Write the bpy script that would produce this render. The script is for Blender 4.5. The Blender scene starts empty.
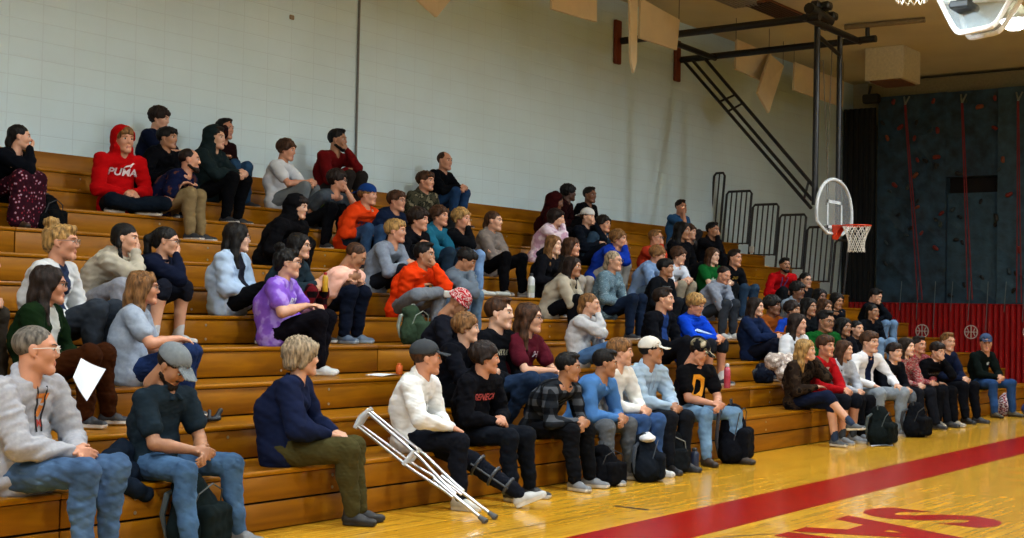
import bpy, math, random
import numpy as np
from mathutils import Vector, Matrix
from mathutils.bvhtree import BVHTree
sc = bpy.context.scene
COL = sc.collection
# ---------------------------------------------------------------- camera
CF, YAW, PITCH, ROLL, CAMY, CAMZ = 1350.0, 0.6447, 0.03, 0.0197, -6.4652, 1.4503
fw = Vector((math.cos(YAW)*math.cos(PITCH), math.sin(YAW)*math.cos(PITCH), math.sin(PITCH)))
rt0 = Vector((math.sin(YAW), -math.cos(YAW), 0)); up0 = rt0.cross(fw)
RT = rt0*math.cos(ROLL) + up0*math.sin(ROLL); UP = -rt0*math.sin(ROLL) + up0*math.cos(ROLL)
CAM = Vector((0, CAMY, CAMZ))
cd = bpy.data.cameras.new('camera'); cam = bpy.data.objects.new('camera', cd); COL.objects.link(cam)
cd.sensor_width = 36; cd.lens = CF/1024*36; cd.clip_start = .05; cd.clip_end = 200
M = Matrix((RT, UP, -fw)).transposed().to_4x4(); M.translation = CAM; cam.matrix_world = M
sc.camera = cam
def ray(u, v): return fw*CF + RT*(u-512) - UP*(v-269)
def on(u, v, ax, val):
    d = ray(u, v); return CAM + d*((val-CAM[ax])/d[ax])
# ---------------------------------------------------------------- world, exposure, lamps
w = bpy.data.worlds.new('gym_world'); sc.world = w; w.use_nodes = True
w.node_tree.nodes['Background'].inputs[0].default_value = (.62, .66, .72, 1); w.node_tree.nodes['Background'].inputs[1].default_value = .02
sc.view_settings.view_transform = 'Standard'; sc.view_settings.look = 'None'; sc.view_settings.gamma = 1
sc.view_settings.exposure = 1.38; sc.view_settings.use_curve_mapping = False
LAMPS = [(x, y) for x in (-4, 2, 8, 14, 20.2) for y in (-.45, -5.2, -10)]
LAMPS += [(20.7, -.95)]; LAMP_Z = 5.85
LAMP_W = {-4: 60, 2: 74, 8: 74, 14: 68, 20.2: 52, 20.7: 16}
for x, y in LAMPS:
    ld = bpy.data.lights.new('high_bay_light', 'AREA'); ld.shape = 'DISK'; ld.size = .22
    ld.energy = LAMP_W[x]*(1.0 if y > -8 else .7); ld.color = (.84, .96, 1.08)
    lo = bpy.data.objects.new('high_bay_light', ld); lo.location = (x, y, LAMP_Z-.16); COL.objects.link(lo)
    l2 = bpy.data.lights.new('ceiling_fill_uplight', 'AREA'); l2.shape = 'DISK'; l2.size = .2; l2.energy = ld.energy*.46; l2.color = (.93, .98, 1.0)  # added fill light above each opaque shade, only there to brighten the ceiling
    lo = bpy.data.objects.new('ceiling_fill_uplight', l2); lo.location = (x, y, LAMP_Z+.46); lo.rotation_euler = (math.pi, 0, 0); COL.objects.link(lo)
# ---------------------------------------------------------------- constants of the place
H1, RISE, RUN, WALLY, TOPZ, CEIL = .3872, .2409, .5576, 6.1628, 3.025, 6.88
BX0, BX1 = -3.0, 23.21
ENDX = 29.8
def seatz(n): return H1 + (n-1)*RISE
def edgey(n): return (n-1)*RUN
# ---------------------------------------------------------------- helpers
def lin(c):
    if isinstance(c, str): c = tuple(int(c[i:i+2], 16) for i in (0, 2, 4))
    return tuple(((x/255)/12.92 if x/255 <= .04045 else ((x/255+.055)/1.055)**2.4) for x in c) + (1,)
MATS = {}
def nodes(name):
    m = bpy.data.materials.new(name); m.use_nodes = True
    nt = m.node_tree; b = nt.nodes['Principled BSDF']; return m, nt, b
def N(nt, t, **kw):
    n = nt.nodes.new(t)
    for k, v in kw.items(): setattr(n, k, v)
    return n
def ramp(nt, c0, c1, p0=0., p1=1.):
    r = N(nt, 'ShaderNodeValToRGB'); e = r.color_ramp.elements
    e[0].color, e[1].color = c0, c1; e[0].position, e[1].position = p0, p1; return r
def sh(c, k): return (min(1, c[0]*k), min(1, c[1]*k), min(1, c[2]*k), 1)
def mat(name, col, rough=.6, spec=.5, metal=0, nscale=20, namp=.12, bump=0., bscale=None, coat=0, stretch=None, dist=.01):
    key = (name, str(col))
    if key in MATS: return MATS[key]
    c = lin(col) if not (isinstance(col, tuple) and len(col) == 4) else col
    m, nt, b = nodes(name)
    tc = N(nt, 'ShaderNodeTexCoord'); mp = N(nt, 'ShaderNodeMapping')
    if stretch: mp.inputs['Scale'].default_value = stretch
    nt.links.new(tc.outputs['Object'], mp.inputs[0])
    nz = N(nt, 'ShaderNodeTexNoise'); nz.inputs['Scale'].default_value = nscale; nz.inputs['Detail'].default_value = 4
    nt.links.new(mp.outputs[0], nz.inputs['Vector'])
    r = ramp(nt, sh(c, 1-namp), sh(c, 1+namp), .3, .7)
    nt.links.new(nz.outputs[0], r.inputs[0]); nt.links.new(r.outputs[0], b.inputs['Base Color'])
    b.inputs['Roughness'].default_value = rough; b.inputs['Metallic'].default_value = metal
    b.inputs['Specular IOR Level'].default_value = spec; b.inputs['Coat Weight'].default_value = coat
    if bump:
        n2 = N(nt, 'ShaderNodeTexNoise'); n2.inputs['Scale'].default_value = bscale or nscale*3; n2.inputs['Detail'].default_value = 3
        nt.links.new(mp.outputs[0], n2.inputs['Vector'])
        bp = N(nt, 'ShaderNodeBump'); bp.inputs['Strength'].default_value = bump; bp.inputs['Distance'].default_value = dist
        nt.links.new(n2.outputs[0], bp.inputs['Height']); nt.links.new(bp.outputs[0], b.inputs['Normal'])
    MATS[key] = m; return m
def tag(o, label=None, cat=None, group=None, kind=None):
    if label: o['label'] = label
    if cat: o['category'] = cat
    if group: o['group'] = group
    if kind: o['kind'] = kind
    return o
def linkmesh(name, me, mats=(), parent=None, smooth=True):
    o = bpy.data.objects.new(name, me); COL.objects.link(o)
    for m in mats: me.materials.append(m)
    if parent: o.parent = parent
    if smooth and len(me.polygons): me.polygons.foreach_set('use_smooth', [True]*len(me.polygons))
    return o
def empty(name, loc=(0, 0, 0), rz=0.):
    o = bpy.data.objects.new(name, None); o.location = loc; o.rotation_euler = (0, 0, rz); o.empty_display_size = .1
    COL.objects.link(o); return o
class MB:
    """collects simple solids into one mesh"""
    def __init__(s): s.v = []; s.f = []; s.m = []
    def add(s, vs, fs, mi=0):
        b = len(s.v); s.v += [tuple(x) for x in vs]; s.f += [tuple(i+b for i in f) for f in fs]; s.m += [mi]*len(fs)
    def box(s, lo, hi, mi=0, bev=0.):
        (a, b, c), (d, e, f) = lo, hi
        if bev:
            bev = min(bev, (d-a)*.45, (e-b)*.45, (f-c)*.45)
            prof = [(a+bev, c), (d-bev, c), (d, c+bev), (d, f-bev), (d-bev, f), (a+bev, f), (a, f-bev), (a, c+bev)]
            inn = [(a+bev, c+bev)]*0
            n = 8; vs = []
            def ring(y, k): 
                cx, cz = (a+d)/2, (c+f)/2
                return [(x if k == 0 else (x-(bev if x > cx else -bev)), y, z if k == 0 else (z-(bev if z > cz else -bev))) for x, z in prof]
            vs = ring(b, 1)+ring(b+bev, 0)+ring(e-bev, 0)+ring(e, 1)
            fs = [tuple(range(n))[::1], tuple(range(3*n, 4*n))[::-1]]
            for k in range(3):
                for i in range(n): j = (i+1) % n; fs.append((k*n+i, (k+1)*n+i, (k+1)*n+j, k*n+j))
            s.add(vs, fs, mi); return
        vs = [(a, b, c), (d, b, c), (d, e, c), (a, e, c), (a, b, f), (d, b, f), (d, e, f), (a, e, f)]
        s.add(vs, [(0, 3, 2, 1), (4, 5, 6, 7), (0, 1, 5, 4), (1, 2, 6, 5), (2, 3, 7, 6), (3, 0, 4, 7)], mi)
    def tube(s, pts, r, n=10, mi=0, closed=False, caps=True):
        pts = [Vector(p) for p in pts]; rs = r if isinstance(r, (list, tuple)) else [r]*len(pts)
        rings = []; L = len(pts); prev = None
        for i, p in enumerate(pts):
            if closed: t = pts[(i+1) % L]-pts[i-1]
            else: t = pts[min(i+1, L-1)]-pts[max(i-1, 0)]
            t.normalize()
            if prev is None:
                a = t.orthogonal().normalized()
            else:
                a = prev - t*prev.dot(t)
                a = a.normalized() if a.length > 1e-5 else t.orthogonal().normalized()
            prev = a; b = t.cross(a)
            rings.append([p+(a*math.cos(2*math.pi*k/n)+b*math.sin(2*math.pi*k/n))*rs[i] for k in range(n)])
        vs = [v for q in rings for v in q]; fs = []
        for i in range(L if closed else L-1):
            for k in range(n):
                j = (i+1) % L; fs.append((i*n+k, i*n+(k+1) % n, j*n+(k+1) % n, j*n+k))
        if not closed and caps: fs += [tuple(range(n))[::-1], tuple((L-1)*n+k for k in range(n))]
        s.add(vs, fs, mi)
    def lathe(s, prof, c=(0, 0, 0), n=20, mi=0):
        vs = []; fs = []
        for r, z in prof:
            for k in range(n): vs.append((c[0]+r*math.cos(2*math.pi*k/n), c[1]+r*math.sin(2*math.pi*k/n), c[2]+z))
        for i in range(len(prof)-1):
            for k in range(n): fs.append((i*n+k, i*n+(k+1) % n, (i+1)*n+(k+1) % n, (i+1)*n+k))
        fs += [tuple(range(n))[::-1], tuple((len(prof)-1)*n+k for k in range(n))]
        s.add(vs, fs, mi)
    def prism(s, poly, off, mi=0):
        """polygon (3d pts) extruded by off"""
        off = Vector(off); n = len(poly); vs = [Vector(p) for p in poly]+[Vector(p)+off for p in poly]
        fs = [tuple(range(n))[::-1], tuple(range(n, 2*n))]+[(i, (i+1) % n, n+(i+1) % n, n+i) for i in range(n)]
        s.add(vs, fs, mi)
    def build(s, name, mats, parent=None, smooth=False):
        me = bpy.data.meshes.new(name); me.from_pydata(s.v, [], s.f); me.update()
        if not isinstance(mats, (list, tuple)): mats = [mats]
        for m in mats: me.materials.append(m)
        me.polygons.foreach_set('material_index', s.m)
        o = linkmesh(name, me, (), parent, smooth)
        if smooth:
            me.set_sharp_from_angle(angle=math.radians(40))
        return o
# ---------------------------------------------------------------- signed distance modelling
F32 = np.float32
def A(*v): return np.array(v if len(v) > 1 else v[0], float)
def noise3(X, Y, Z, fr, seed=0, n=5):
    r = np.random.RandomState(seed); o = 0
    for i in range(n):
        d = r.normal(size=3); d /= np.linalg.norm(d); f = fr*(.6+1.2*r.rand()); ph = r.rand()*6.28
        o = o + np.sin((X*d[0]+Y*d[1]+Z*d[2])*f*6.283+ph + 1.3*np.sin((X*d[1]+Y*d[2]-Z*d[0])*f*3.9+ph*2))
    return o/n
class SDF:
    def __init__(s, k=.02): s.p = []; s.k = k; s.post = []
    def cone(s, a, b, ra, rb=None, k=None, op=1, sq=None):
        """tapered capsule; sq=(direction, factor) flattens it along a direction"""
        rb = ra if rb is None else rb
        s.p.append(('c', A(a), A(b), ra, rb, s.k if k is None else k, op, sq)); return s
    def chain(s, pts, rs, k=None, op=1, sq=None):
        for i in range(len(pts)-1): s.cone(pts[i], pts[i+1], rs[i], rs[i+1], k if k is not None else .008, op, sq)
    def ell(s, c, r, R=None, k=None, op=1):
        s.p.append(('e', A(c), A(r), R, None, s.k if k is None else k, op, None)); return s
    def box(s, c, hs, rad, k=None, op=1, R=None):
        s.p.append(('b', A(c), A(hs), rad, R, s.k if k is None else k, op, None)); return s
    def bounds(s, q):
        if q[0] == 'c': lo = np.minimum(q[1]-q[3], q[2]-q[4]); hi = np.maximum(q[1]+q[3], q[2]+q[4])
        elif q[0] == 'e':
            m = q[2].max() if q[3] is not None else q[2]; lo = q[1]-m; hi = q[1]+m
        else:
            m = (np.linalg.norm(q[2]) if q[4] is not None else q[2])+q[3]; lo = q[1]-m; hi = q[1]+m
        return lo, hi
    def mesh(s, h):
        """returns (verts, quads)"""
        bs = [s.bounds(q) for q in s.p if q[6] == 1]
        lo = np.min([b[0] for b in bs], 0)-3*h-.02; hi = np.max([b[1] for b in bs], 0)+3*h+.02
        n = np.ceil((hi-lo)/h).astype(int)+1
        D = np.full(n, .15, F32)
        ax = [(lo[i]+h*np.arange(n[i])).astype(F32) for i in range(3)]
        for q in s.p:
            a, b = s.bounds(q); m = q[5]+2.5*h+(.02 if q[6] == 1 else .0)
            i0 = np.clip(((a-m-lo)/h).astype(int), 0, n-1); i1 = np.clip(((b+m-lo)/h).astype(int)+2, 1, n)
            if (i1 <= i0).any(): continue
            X = ax[0][i0[0]:i1[0], None, None]; Y = ax[1][None, i0[1]:i1[1], None]; Z = ax[2][None, None, i0[2]:i1[2]]
            X, Y, Z = np.broadcast_arrays(X, Y, Z)
            if q[0] == 'c':
                pa = [X-F32(q[1][0]), Y-F32(q[1][1]), Z-F32(q[1][2])]; ba = q[2]-q[1]
                if q[7]:
                    dv, fa = A(q[7][0]), q[7][1]; dv = dv/np.linalg.norm(dv); g = 1/fa-1
                    t_ = (pa[0]*F32(dv[0])+pa[1]*F32(dv[1])+pa[2]*F32(dv[2]))*F32(g)
                    pa = [pa[i]+F32(dv[i])*t_ for i in range(3)]; ba = ba+dv*(ba@dv)*g
                L = max(ba@ba, 1e-9)
                t = np.clip((pa[0]*F32(ba[0])+pa[1]*F32(ba[1])+pa[2]*F32(ba[2]))/F32(L), 0, 1)
                d = np.sqrt((pa[0]-t*F32(ba[0]))**2+(pa[1]-t*F32(ba[1]))**2+(pa[2]-t*F32(ba[2]))**2)-(F32(q[3])+t*F32(q[4]-q[3]))
            else:
                P = [X-F32(q[1][0]), Y-F32(q[1][1]), Z-F32(q[1][2])]
                R = q[3] if q[0] == 'e' else q[4]
                if R is not None: P = [P[0]*F32(R[0][i])+P[1]*F32(R[1][i])+P[2]*F32(R[2][i]) for i in range(3)]
                if q[0] == 'e':
                    r = q[2].astype(F32)
                    k0 = np.sqrt((P[0]/r[0])**2+(P[1]/r[1])**2+(P[2]/r[2])**2); k1 = np.sqrt((P[0]/r[0]**2)**2+(P[1]/r[1]**2)**2+(P[2]/r[2]**2)**2)+F32(1e-6)
                    d = k0*(k0-1)/k1
                else:
                    e = [np.abs(P[i])-F32(q[2][i]) for i in range(3)]
                    d = np.sqrt(np.maximum(e[0], 0)**2+np.maximum(e[1], 0)**2+np.maximum(e[2], 0)**2)+np.minimum(np.maximum(np.maximum(e[0], e[1]), e[2]), 0)-F32(q[3])
            S_ = D[i0[0]:i1[0], i0[1]:i1[1], i0[2]:i1[2]]; k = max(q[5], 1e-4)
            if q[6] == 1:
                hh = np.maximum(k-np.abs(S_-d), 0)/k; D[i0[0]:i1[0], i0[1]:i1[1], i0[2]:i1[2]] = np.minimum(S_, d)-hh*hh*F32(k*.25)
            else:
                hh = np.maximum(k-np.abs(S_+d), 0)/k; D[i0[0]:i1[0], i0[1]:i1[1], i0[2]:i1[2]] = np.maximum(S_, -d)+hh*hh*F32(k*.25)
        if s.post:
            ii = np.nonzero(np.abs(D) < 3*h+.02); X, Y, Z = ax[0][ii[0]], ax[1][ii[1]], ax[2][ii[2]]
            for fn in s.post: D[ii] += fn(X, Y, Z).astype(F32)
        # surface nets
        sg = D < 0
        c = np.zeros(np.array(D.shape)-1, np.uint8)
        for i in (0, 1):
            for j in (0, 1):
                for k in (0, 1): c += sg[i:n[0]-1+i, j:n[1]-1+j, k:n[2]-1+k]
        I = np.nonzero((c > 0) & (c < 8)); ni = len(I[0])
        idx = np.full(c.shape, -1, np.int64); idx[I] = np.arange(ni)
        P = np.zeros((ni, 3)); W = np.zeros(ni)
        cor = [(i, j, k) for i in (0, 1) for j in (0, 1) for k in (0, 1)]
        val = {q: D[I[0]+q[0], I[1]+q[1], I[2]+q[2]] for q in cor}
        for a in cor:
            for x in range(3):
                if a[x]: continue
                b = list(a); b[x] = 1; b = tuple(b); va, vb = val[a], val[b]
                m = (va < 0) != (vb < 0); t = np.where(m, va/np.where(m, va-vb, 1), 0)
                q = np.array([a]*ni, float).reshape(ni, 3); q[:, x] += t
                P += q*m[:, None]; W += m
        P = P/W[:, None]+np.stack(I, 1); P = lo+P*h
        F = []
        for x in range(3):
            y, z = (x+1) % 3, (x+2) % 3
            s0 = [slice(None)]*3; s1 = [slice(None)]*3; s0[x] = slice(0, -1); s1[x] = slice(1, None)
            e = sg[tuple(s0)] != sg[tuple(s1)]
            sl = [slice(None)]*3; sl[y] = slice(1, -1); sl[z] = slice(1, -1)
            E = np.nonzero(e[tuple(sl)]); E = [E[0].copy(), E[1].copy(), E[2].copy()]; E[y] += 1; E[z] += 1
            st = sg[tuple(E)]
            def cell(dy, dz):
                q = [E[0].copy(), E[1].copy(), E[2].copy()]; q[y] += dy; q[z] += dz; return idx[tuple(q)]
            Q = np.stack([cell(-1, -1), cell(0, -1), cell(0, 0), cell(-1, 0)], 1)
            Q[~st] = Q[~st][:, ::-1]; F.append(Q)
        return P, np.concatenate(F)
def np_mesh(name, P, Q, mi=None):
    me = bpy.data.meshes.new(name); me.vertices.add(len(P)); me.vertices.foreach_set('co', np.asarray(P, F32).ravel())
    me.loops.add(len(Q)*4); me.loops.foreach_set('vertex_index', np.asarray(Q, np.int32).ravel())
    me.polygons.add(len(Q)); me.polygons.foreach_set('loop_start', np.arange(len(Q), dtype=np.int32)*4)
    me.polygons.foreach_set('loop_total', np.full(len(Q), 4, np.int32))
    if mi is not None: me.polygons.foreach_set('material_index', np.asarray(mi, np.int32))
    me.update(calc_edges=True); me.polygons.foreach_set('use_smooth', np.ones(len(Q), bool)); return me
def sdf_obj(name, s, h, mats, parent=None):
    P, Q = s.mesh(h); me = np_mesh(name, P, Q); return linkmesh(name, me, mats if isinstance(mats, (list, tuple)) else [mats], parent, False)
def unit(v): v = np.asarray(v, float); return v/max(np.linalg.norm(v), 1e-9)
# ---------------------------------------------------------------- the hall
def wood_mat(name, c0, c1, scale=(1.2, 9, 30), rough=.3, joint=None):
    m, nt, b = nodes(name)
    tc = N(nt, 'ShaderNodeTexCoord'); mp = N(nt, 'ShaderNodeMapping'); mp.inputs['Scale'].default_value = scale
    nt.links.new(tc.outputs['Object'], mp.inputs[0])
    nz = N(nt, 'ShaderNodeTexNoise'); nz.inputs['Scale'].default_value = 1; nz.inputs['Detail'].default_value = 6; nz.inputs['Distortion'].default_value = .6
    nt.links.new(mp.outputs[0], nz.inputs['Vector'])
    r = ramp(nt, lin(c0), lin(c1), .3, .72); nt.links.new(nz.outputs[0], r.inputs[0])
    nt.links.new(r.outputs[0], b.inputs['Base Color'])
    b.inputs['Roughness'].default_value = rough; b.inputs['Specular IOR Level'].default_value = .22
    return m
# court floor: long maple strips, stripe painted on it
m, nt, b = nodes('maple_court_floor')
tc = N(nt, 'ShaderNodeTexCoord'); br = N(nt, 'ShaderNodeTexBrick')
for k, v in dict(Scale=1., Mortar_Size=.004).items(): br.inputs[k.replace('_', ' ')].default_value = v
br.inputs['Brick Width'].default_value = 1.3; br.inputs['Row Height'].default_value = .057; br.offset = .37
br.inputs['Mortar Size'].default_value = .0015; br.inputs['Mortar Smooth'].default_value = .4
br.inputs['Color1'].default_value = lin('e0aa30'); br.inputs['Color2'].default_value = lin('d09824'); br.inputs['Mortar'].default_value = lin('8a5c1a')
nt.links.new(tc.outputs['Object'], br.inputs['Vector'])
nz = N(nt, 'ShaderNodeTexNoise'); nz.inputs['Scale'].default_value = 6; mp = N(nt, 'ShaderNodeMapping'); mp.inputs['Scale'].default_value = (.3, 3, 1)
nt.links.new(tc.outputs['Object'], mp.inputs[0]); nt.links.new(mp.outputs[0], nz.inputs['Vector'])
mx = N(nt, 'ShaderNodeMix', data_type='RGBA', blend_type='MULTIPLY'); mx.inputs[0].default_value = .5
r = ramp(nt, (.7, .7, .7, 1), (1.1, 1.1, 1.1, 1), .3, .7); nt.links.new(nz.outputs[0], r.inputs[0])
nt.links.new(br.outputs[0], mx.inputs[6]); nt.links.new(r.outputs[0], mx.inputs[7]); nt.links.new(mx.outputs[2], b.inputs['Base Color'])
b.inputs['Roughness'].default_value = .18; b.inputs['Specular IOR Level'].default_value = .5
b.inputs['Coat Weight'].default_value = .3; b.inputs['Coat Roughness'].default_value = .06
nb = N(nt, 'ShaderNodeTexNoise'); nb.inputs['Scale'].default_value = 3.5; bp = N(nt, 'ShaderNodeBump'); bp.inputs['Strength'].default_value = .12; bp.inputs['Distance'].default_value = .02
nt.links.new(tc.outputs['Object'], nb.inputs['Vector']); nt.links.new(nb.outputs[0], bp.inputs['Height']); nt.links.new(bp.outputs[0], b.inputs['Normal']); nt.links.new(bp.outputs[0], b.inputs['Coat Normal'])
FLOOR = m
q = MB(); q.box((-8, -18, -.1), (31, WALLY, 0)); tag(q.build('floor', FLOOR), kind='structure')
paint = mat('red_court_paint', '8e0a00', rough=.25, nscale=2, namp=.06, spec=.14)
q = MB(); q.add([(-8, -1.70, .0012), (31, -1.33, .0012), (31, -2.0, .0012), (-8, -2.26, .0012)], [(0, 3, 2, 1)])
tag(q.build('trim_1', paint), kind='structure')
blackp = mat('black_court_paint', '2a2018', rough=.3)
q = MB()
q.add([(8.55, -1.02, .0012), (8.6, -1.02, .0012), (8.6, -1.32, .0012), (8.55, -1.32, .0012)], [(0, 3, 2, 1)])
q.add([(-2, -.98, .001), (8.3, -1.12, .001), (8.3, -1.13, .001), (-2, -.99, .001)], [(0, 3, 2, 1)])
for i in range(24):   # thin arc on the court
    a0, a1 = math.pi*(.0+i/24*.5), math.pi*((i+1)/24*.5); R_ = 1.83; cx, cy = 7.2, -4.0
    q.add([(cx+R_*math.cos(a0), cy+R_*math.sin(a0), .001), (cx+R_*math.cos(a1), cy+R_*math.sin(a1), .001), (cx+(R_+.02)*math.cos(a1), cy+(R_+.02)*math.sin(a1), .001), (cx+(R_+.02)*math.cos(a0), cy+(R_+.02)*math.sin(a0), .001)], [(0, 3, 2, 1)])
tag(q.build('trim_2', blackp), kind='structure')
def text_mesh(body, size, font_bold=.0, ext=0., res=3, align='CENTER', sx=1.):
    cu = bpy.data.curves.new('txt', 'FONT'); cu.body = body; cu.size = size; cu.offset = font_bold; cu.extrude = ext; cu.resolution_u = res
    cu.align_x = align; cu.align_y = 'CENTER'
    o = bpy.data.objects.new('txt', cu); COL.objects.link(o)
    dg = bpy.context.evaluated_depsgraph_get(); me = bpy.data.meshes.new_from_object(o.evaluated_get(dg))
    bpy.data.objects.remove(o); bpy.data.curves.remove(cu)
    if sx != 1: 
        for v in me.vertices: v.co.x *= sx
    return me
# block letters painted beside the side line, heads towards the court
def floor_letter(ch, polys, holes=()):
    pass
def letter(ch, x):
    me = text_mesh(ch, 1.26, .055, 0)
    for v in me.vertices: v.co = Vector((x-v.co.x*.95, -2.95-v.co.y, .0014))
    me.update(); o = linkmesh('painted_letter', me, [paint], None, False)
    return o
for i, (ch, x) in enumerate((('S', 9.74), ('A', 8.9), ('N', 7.95))):
    o = letter(ch, x); tag(o, ['red block letter S painted on the court, farthest of the row', 'red block letter with a counter painted beside the letter S', 'red painted letter at the bottom edge of the photo, nearest of the row'][i], 'floor letter', 'red letters painted on the court')
# walls
def block_mat(name, c, c2, w_=.4, h_=.2, axis='xz'):
    m, nt, b = nodes(name)
    tc = N(nt, 'ShaderNodeTexCoord'); sp = N(nt, 'ShaderNodeSeparateXYZ'); cb = N(nt, 'ShaderNodeCombineXYZ')
    nt.links.new(tc.outputs['Object'], sp.inputs[0]); nt.links.new(sp.outputs[0 if axis[0] == 'x' else 1], cb.inputs[0]); nt.links.new(sp.outputs[2], cb.inputs[1])
    br = N(nt, 'ShaderNodeTexBrick'); br.offset = 0; br.inputs['Scale'].default_value = 1; br.inputs['Brick Width'].default_value = w_; br.inputs['Row Height'].default_value = h_
    br.inputs['Mortar Size'].default_value = .006; br.inputs['Mortar Smooth'].default_value = .8
    br.inputs['Color1'].default_value = lin(c); br.inputs['Color2'].default_value = lin(c); br.inputs['Mortar'].default_value = lin(c2)
    nt.links.new(cb.outputs[0], br.inputs['Vector'])
    nz = N(nt, 'ShaderNodeTexNoise'); nz.inputs['Scale'].default_value = .9; nz.inputs['Detail'].default_value = 5
    nt.links.new(tc.outputs['Object'], nz.inputs['Vector']); r = ramp(nt, (.93, .92, .90, 1), (1, 1, 1, 1), .35, .65); nt.links.new(nz.outputs[0], r.inputs[0])
    mx = N(nt, 'ShaderNodeMix', data_type='RGBA', blend_type='MULTIPLY'); mx.inputs[0].default_value = 1
    nt.links.new(br.outputs[0], mx.inputs[6]); nt.links.new(r.outputs[0], mx.inputs[7]); nt.links.new(mx.outputs[2], b.inputs['Base Color'])
    b.inputs['Roughness'].default_value = .55
    bp = N(nt, 'ShaderNodeBump'); bp.inputs['Strength'].default_value = .35; bp.inputs['Distance'].default_value = .01; bp.invert = True
    nt.links.new(br.outputs['Fac'], bp.inputs['Height']); nt.links.new(bp.outputs[0], b.inputs['Normal'])
    return m
WALLM = block_mat('painted_block_wall', 'c8e0e8', 'bed4dc')
WALLE = block_mat('painted_block_wall_end', 'b4b09a', 'a09c86', axis='yz')
CEILM = mat('tan_ceiling_panels', 'd4cbaa', rough=.8, nscale=1.2, namp=.06)
def solid(name, lo, hi, mt): q = MB(); q.box(lo, hi); o = q.build(name, mt); return tag(o, kind='structure')
solid('wall_back', (-8, WALLY, 0), (31, WALLY+.2, CEIL), WALLM)
solid('wall_right', (ENDX+.2, -18, 0), (ENDX+.4, WALLY, CEIL), WALLE)
solid('wall_left', (-8.2, -18, 0), (-8, WALLY, CEIL), WALLE)
solid('wall_front', (-8, -18.2, 0), (31, -18, CEIL), WALLM)
solid('ceiling', (-8, -18, CEIL), (31, WALLY, CEIL+.2), CEILM)
# downstand along the end wall, above the climbing wall
solid('trim_3', (ENDX-.25, -18, 6.42), (ENDX+.2, WALLY-.55, 6.8), mat('painted_beam', '7b7456', rough=.7))
dk = mat('dark_conduit', '6a6b69', rough=.6)
q = MB(); q.tube([(13.22, WALLY-.02, TOPZ), (13.22, WALLY-.02, CEIL)], .016); tag(q.build('trim_4', dk, smooth=True), kind='structure')
q = MB(); q.box((11.95, WALLY-.025, 5.1), (12.03, WALLY, 5.16), bev=.01); tag(q.build('wall_bracket', mat('tan_plate', '8a7a60')), 'small tan plate on the wall left of the conduit', 'wall plate')
# ---------------------------------------------------------------- bleachers
OAK = wood_mat('varnished_riser_board', '704200', '9c6400', (1.0, 20, 9), .48)
OAKT = wood_mat('varnished_seat_board', '744400', 'a06800', (.9, 14, 10), .34)
GAP = mat('dark_gap', '0c0603', rough=.9)
BOLT = mat('steel_bolt', 'b0aca0', rough=.35, metal=.7)
bl = empty('bleachers', (0, 0, 0)); tag(bl, 'long bank of varnished orange wooden bleachers stepping up to the wall', 'bleachers')
for n in range(1, 12):
    z, y = seatz(n), edgey(n); zb = 0 if n == 1 else seatz(n-1)
    random.seed(n*7); cuts = [BX0]; x = BX0+random.uniform(1.5, 4.9)
    special = {4: 8.87, 2: 13.86, 11: 8.0}
    if n in special: x = special[n]-4.9*int((special[n]-BX0)/4.9); x = x if x > BX0+.5 else x+4.9
    while x < BX1-1: cuts.append(x); x += 4.9
    cuts.append(BX1)
    for a, b_ in zip(cuts, cuts[1:]):
        q = MB()
        q.box((a+.002, y-.012, z-.032), (b_-.002, y+RUN+.012, z), bev=.006); q.build('seat_board', OAKT, bl, True)
        q = MB(); segs = [(zb+.012, z-.038)] if n > 1 else [(.008, .178), (.192, z-.038)]
        for s0, s1 in segs:
            q.box((a+.006, y, s0), (b_-.006, y+.02, s1), 0, bev=.004)
        xx = a+.5
        while xx < b_-.2:
            for zz in ((segs[-1][0]+.035), (segs[-1][1]-.04)):
                q.tube([(xx, y-.003, zz), (xx, y+.006, zz)], .011, 8, 1)
            xx += 1.62
        q.build('riser_board', [OAK, BOLT], bl, True)
q = MB()
for n in range(1, 12): q.box((BX0, edgey(n)+.03, 0 if n == 1 else seatz(n-1)-.03), (BX1-.01, WALLY-.01, seatz(n)-.033))
q.build('understructure', GAP, bl)
q = MB(); a = BX0
for xx in (8.0, 12.9, 17.8, BX1): q.box((a+.003, WALLY-.06, seatz(11)+.0), (xx-.003, WALLY-.002, TOPZ), 0, bev=.005); a = xx
q.build('back_board', OAK, bl, True)
# end rail, stepping down with the rows
rail = empty('end_railing', (BX1+.02, 0, 0)); tag(rail, 'black railing of upright bars stepping down the far end of the bleachers', 'railing')
RB = mat('black_rail_paint', '15161a', rough=.4)
secs = [(6.13, 5.90, 4.17, 3.0), (5.85, 5.32, 3.80, 2.78), (5.29, 4.76, 3.53, 2.56), (4.73, 4.20, 3.32, 2.30), (4.17, 3.66, 3.08, 2.06), (3.62, 3.37, 2.83, 1.82)]
for ya, yb, zt, zb in secs:
    q = MB(); s_ = -.085/1.02; dz = zt-zb
    L = lambda y, f: (0, y+s_*dz*(f-1), zb+dz*f)
    q.tube([L(ya, 0), L(ya, .95), L(ya-.04, 1), L(yb+.04, 1), L(yb, .95), L(yb, 0)], .024, 8)
    nb_ = max(1, round((ya-yb)/.108)-1)
    for i in range(nb_): yy = ya+(yb-ya)*(i+1)/(nb_+1); q.tube([L(yy, 0), L(yy, 1)], .0155, 8)
    q.tube([L(ya, .02), L(yb, .02)], .014, 8)
    q.build('rail_panel', RB, rail, True)
q = MB(); q.box((-.03, 5.25, 2.62), (.03, 5.35, 2.74), bev=.01); q.build('bracket', mat('grey_bracket', 'b5b0a4'), rail)
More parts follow.
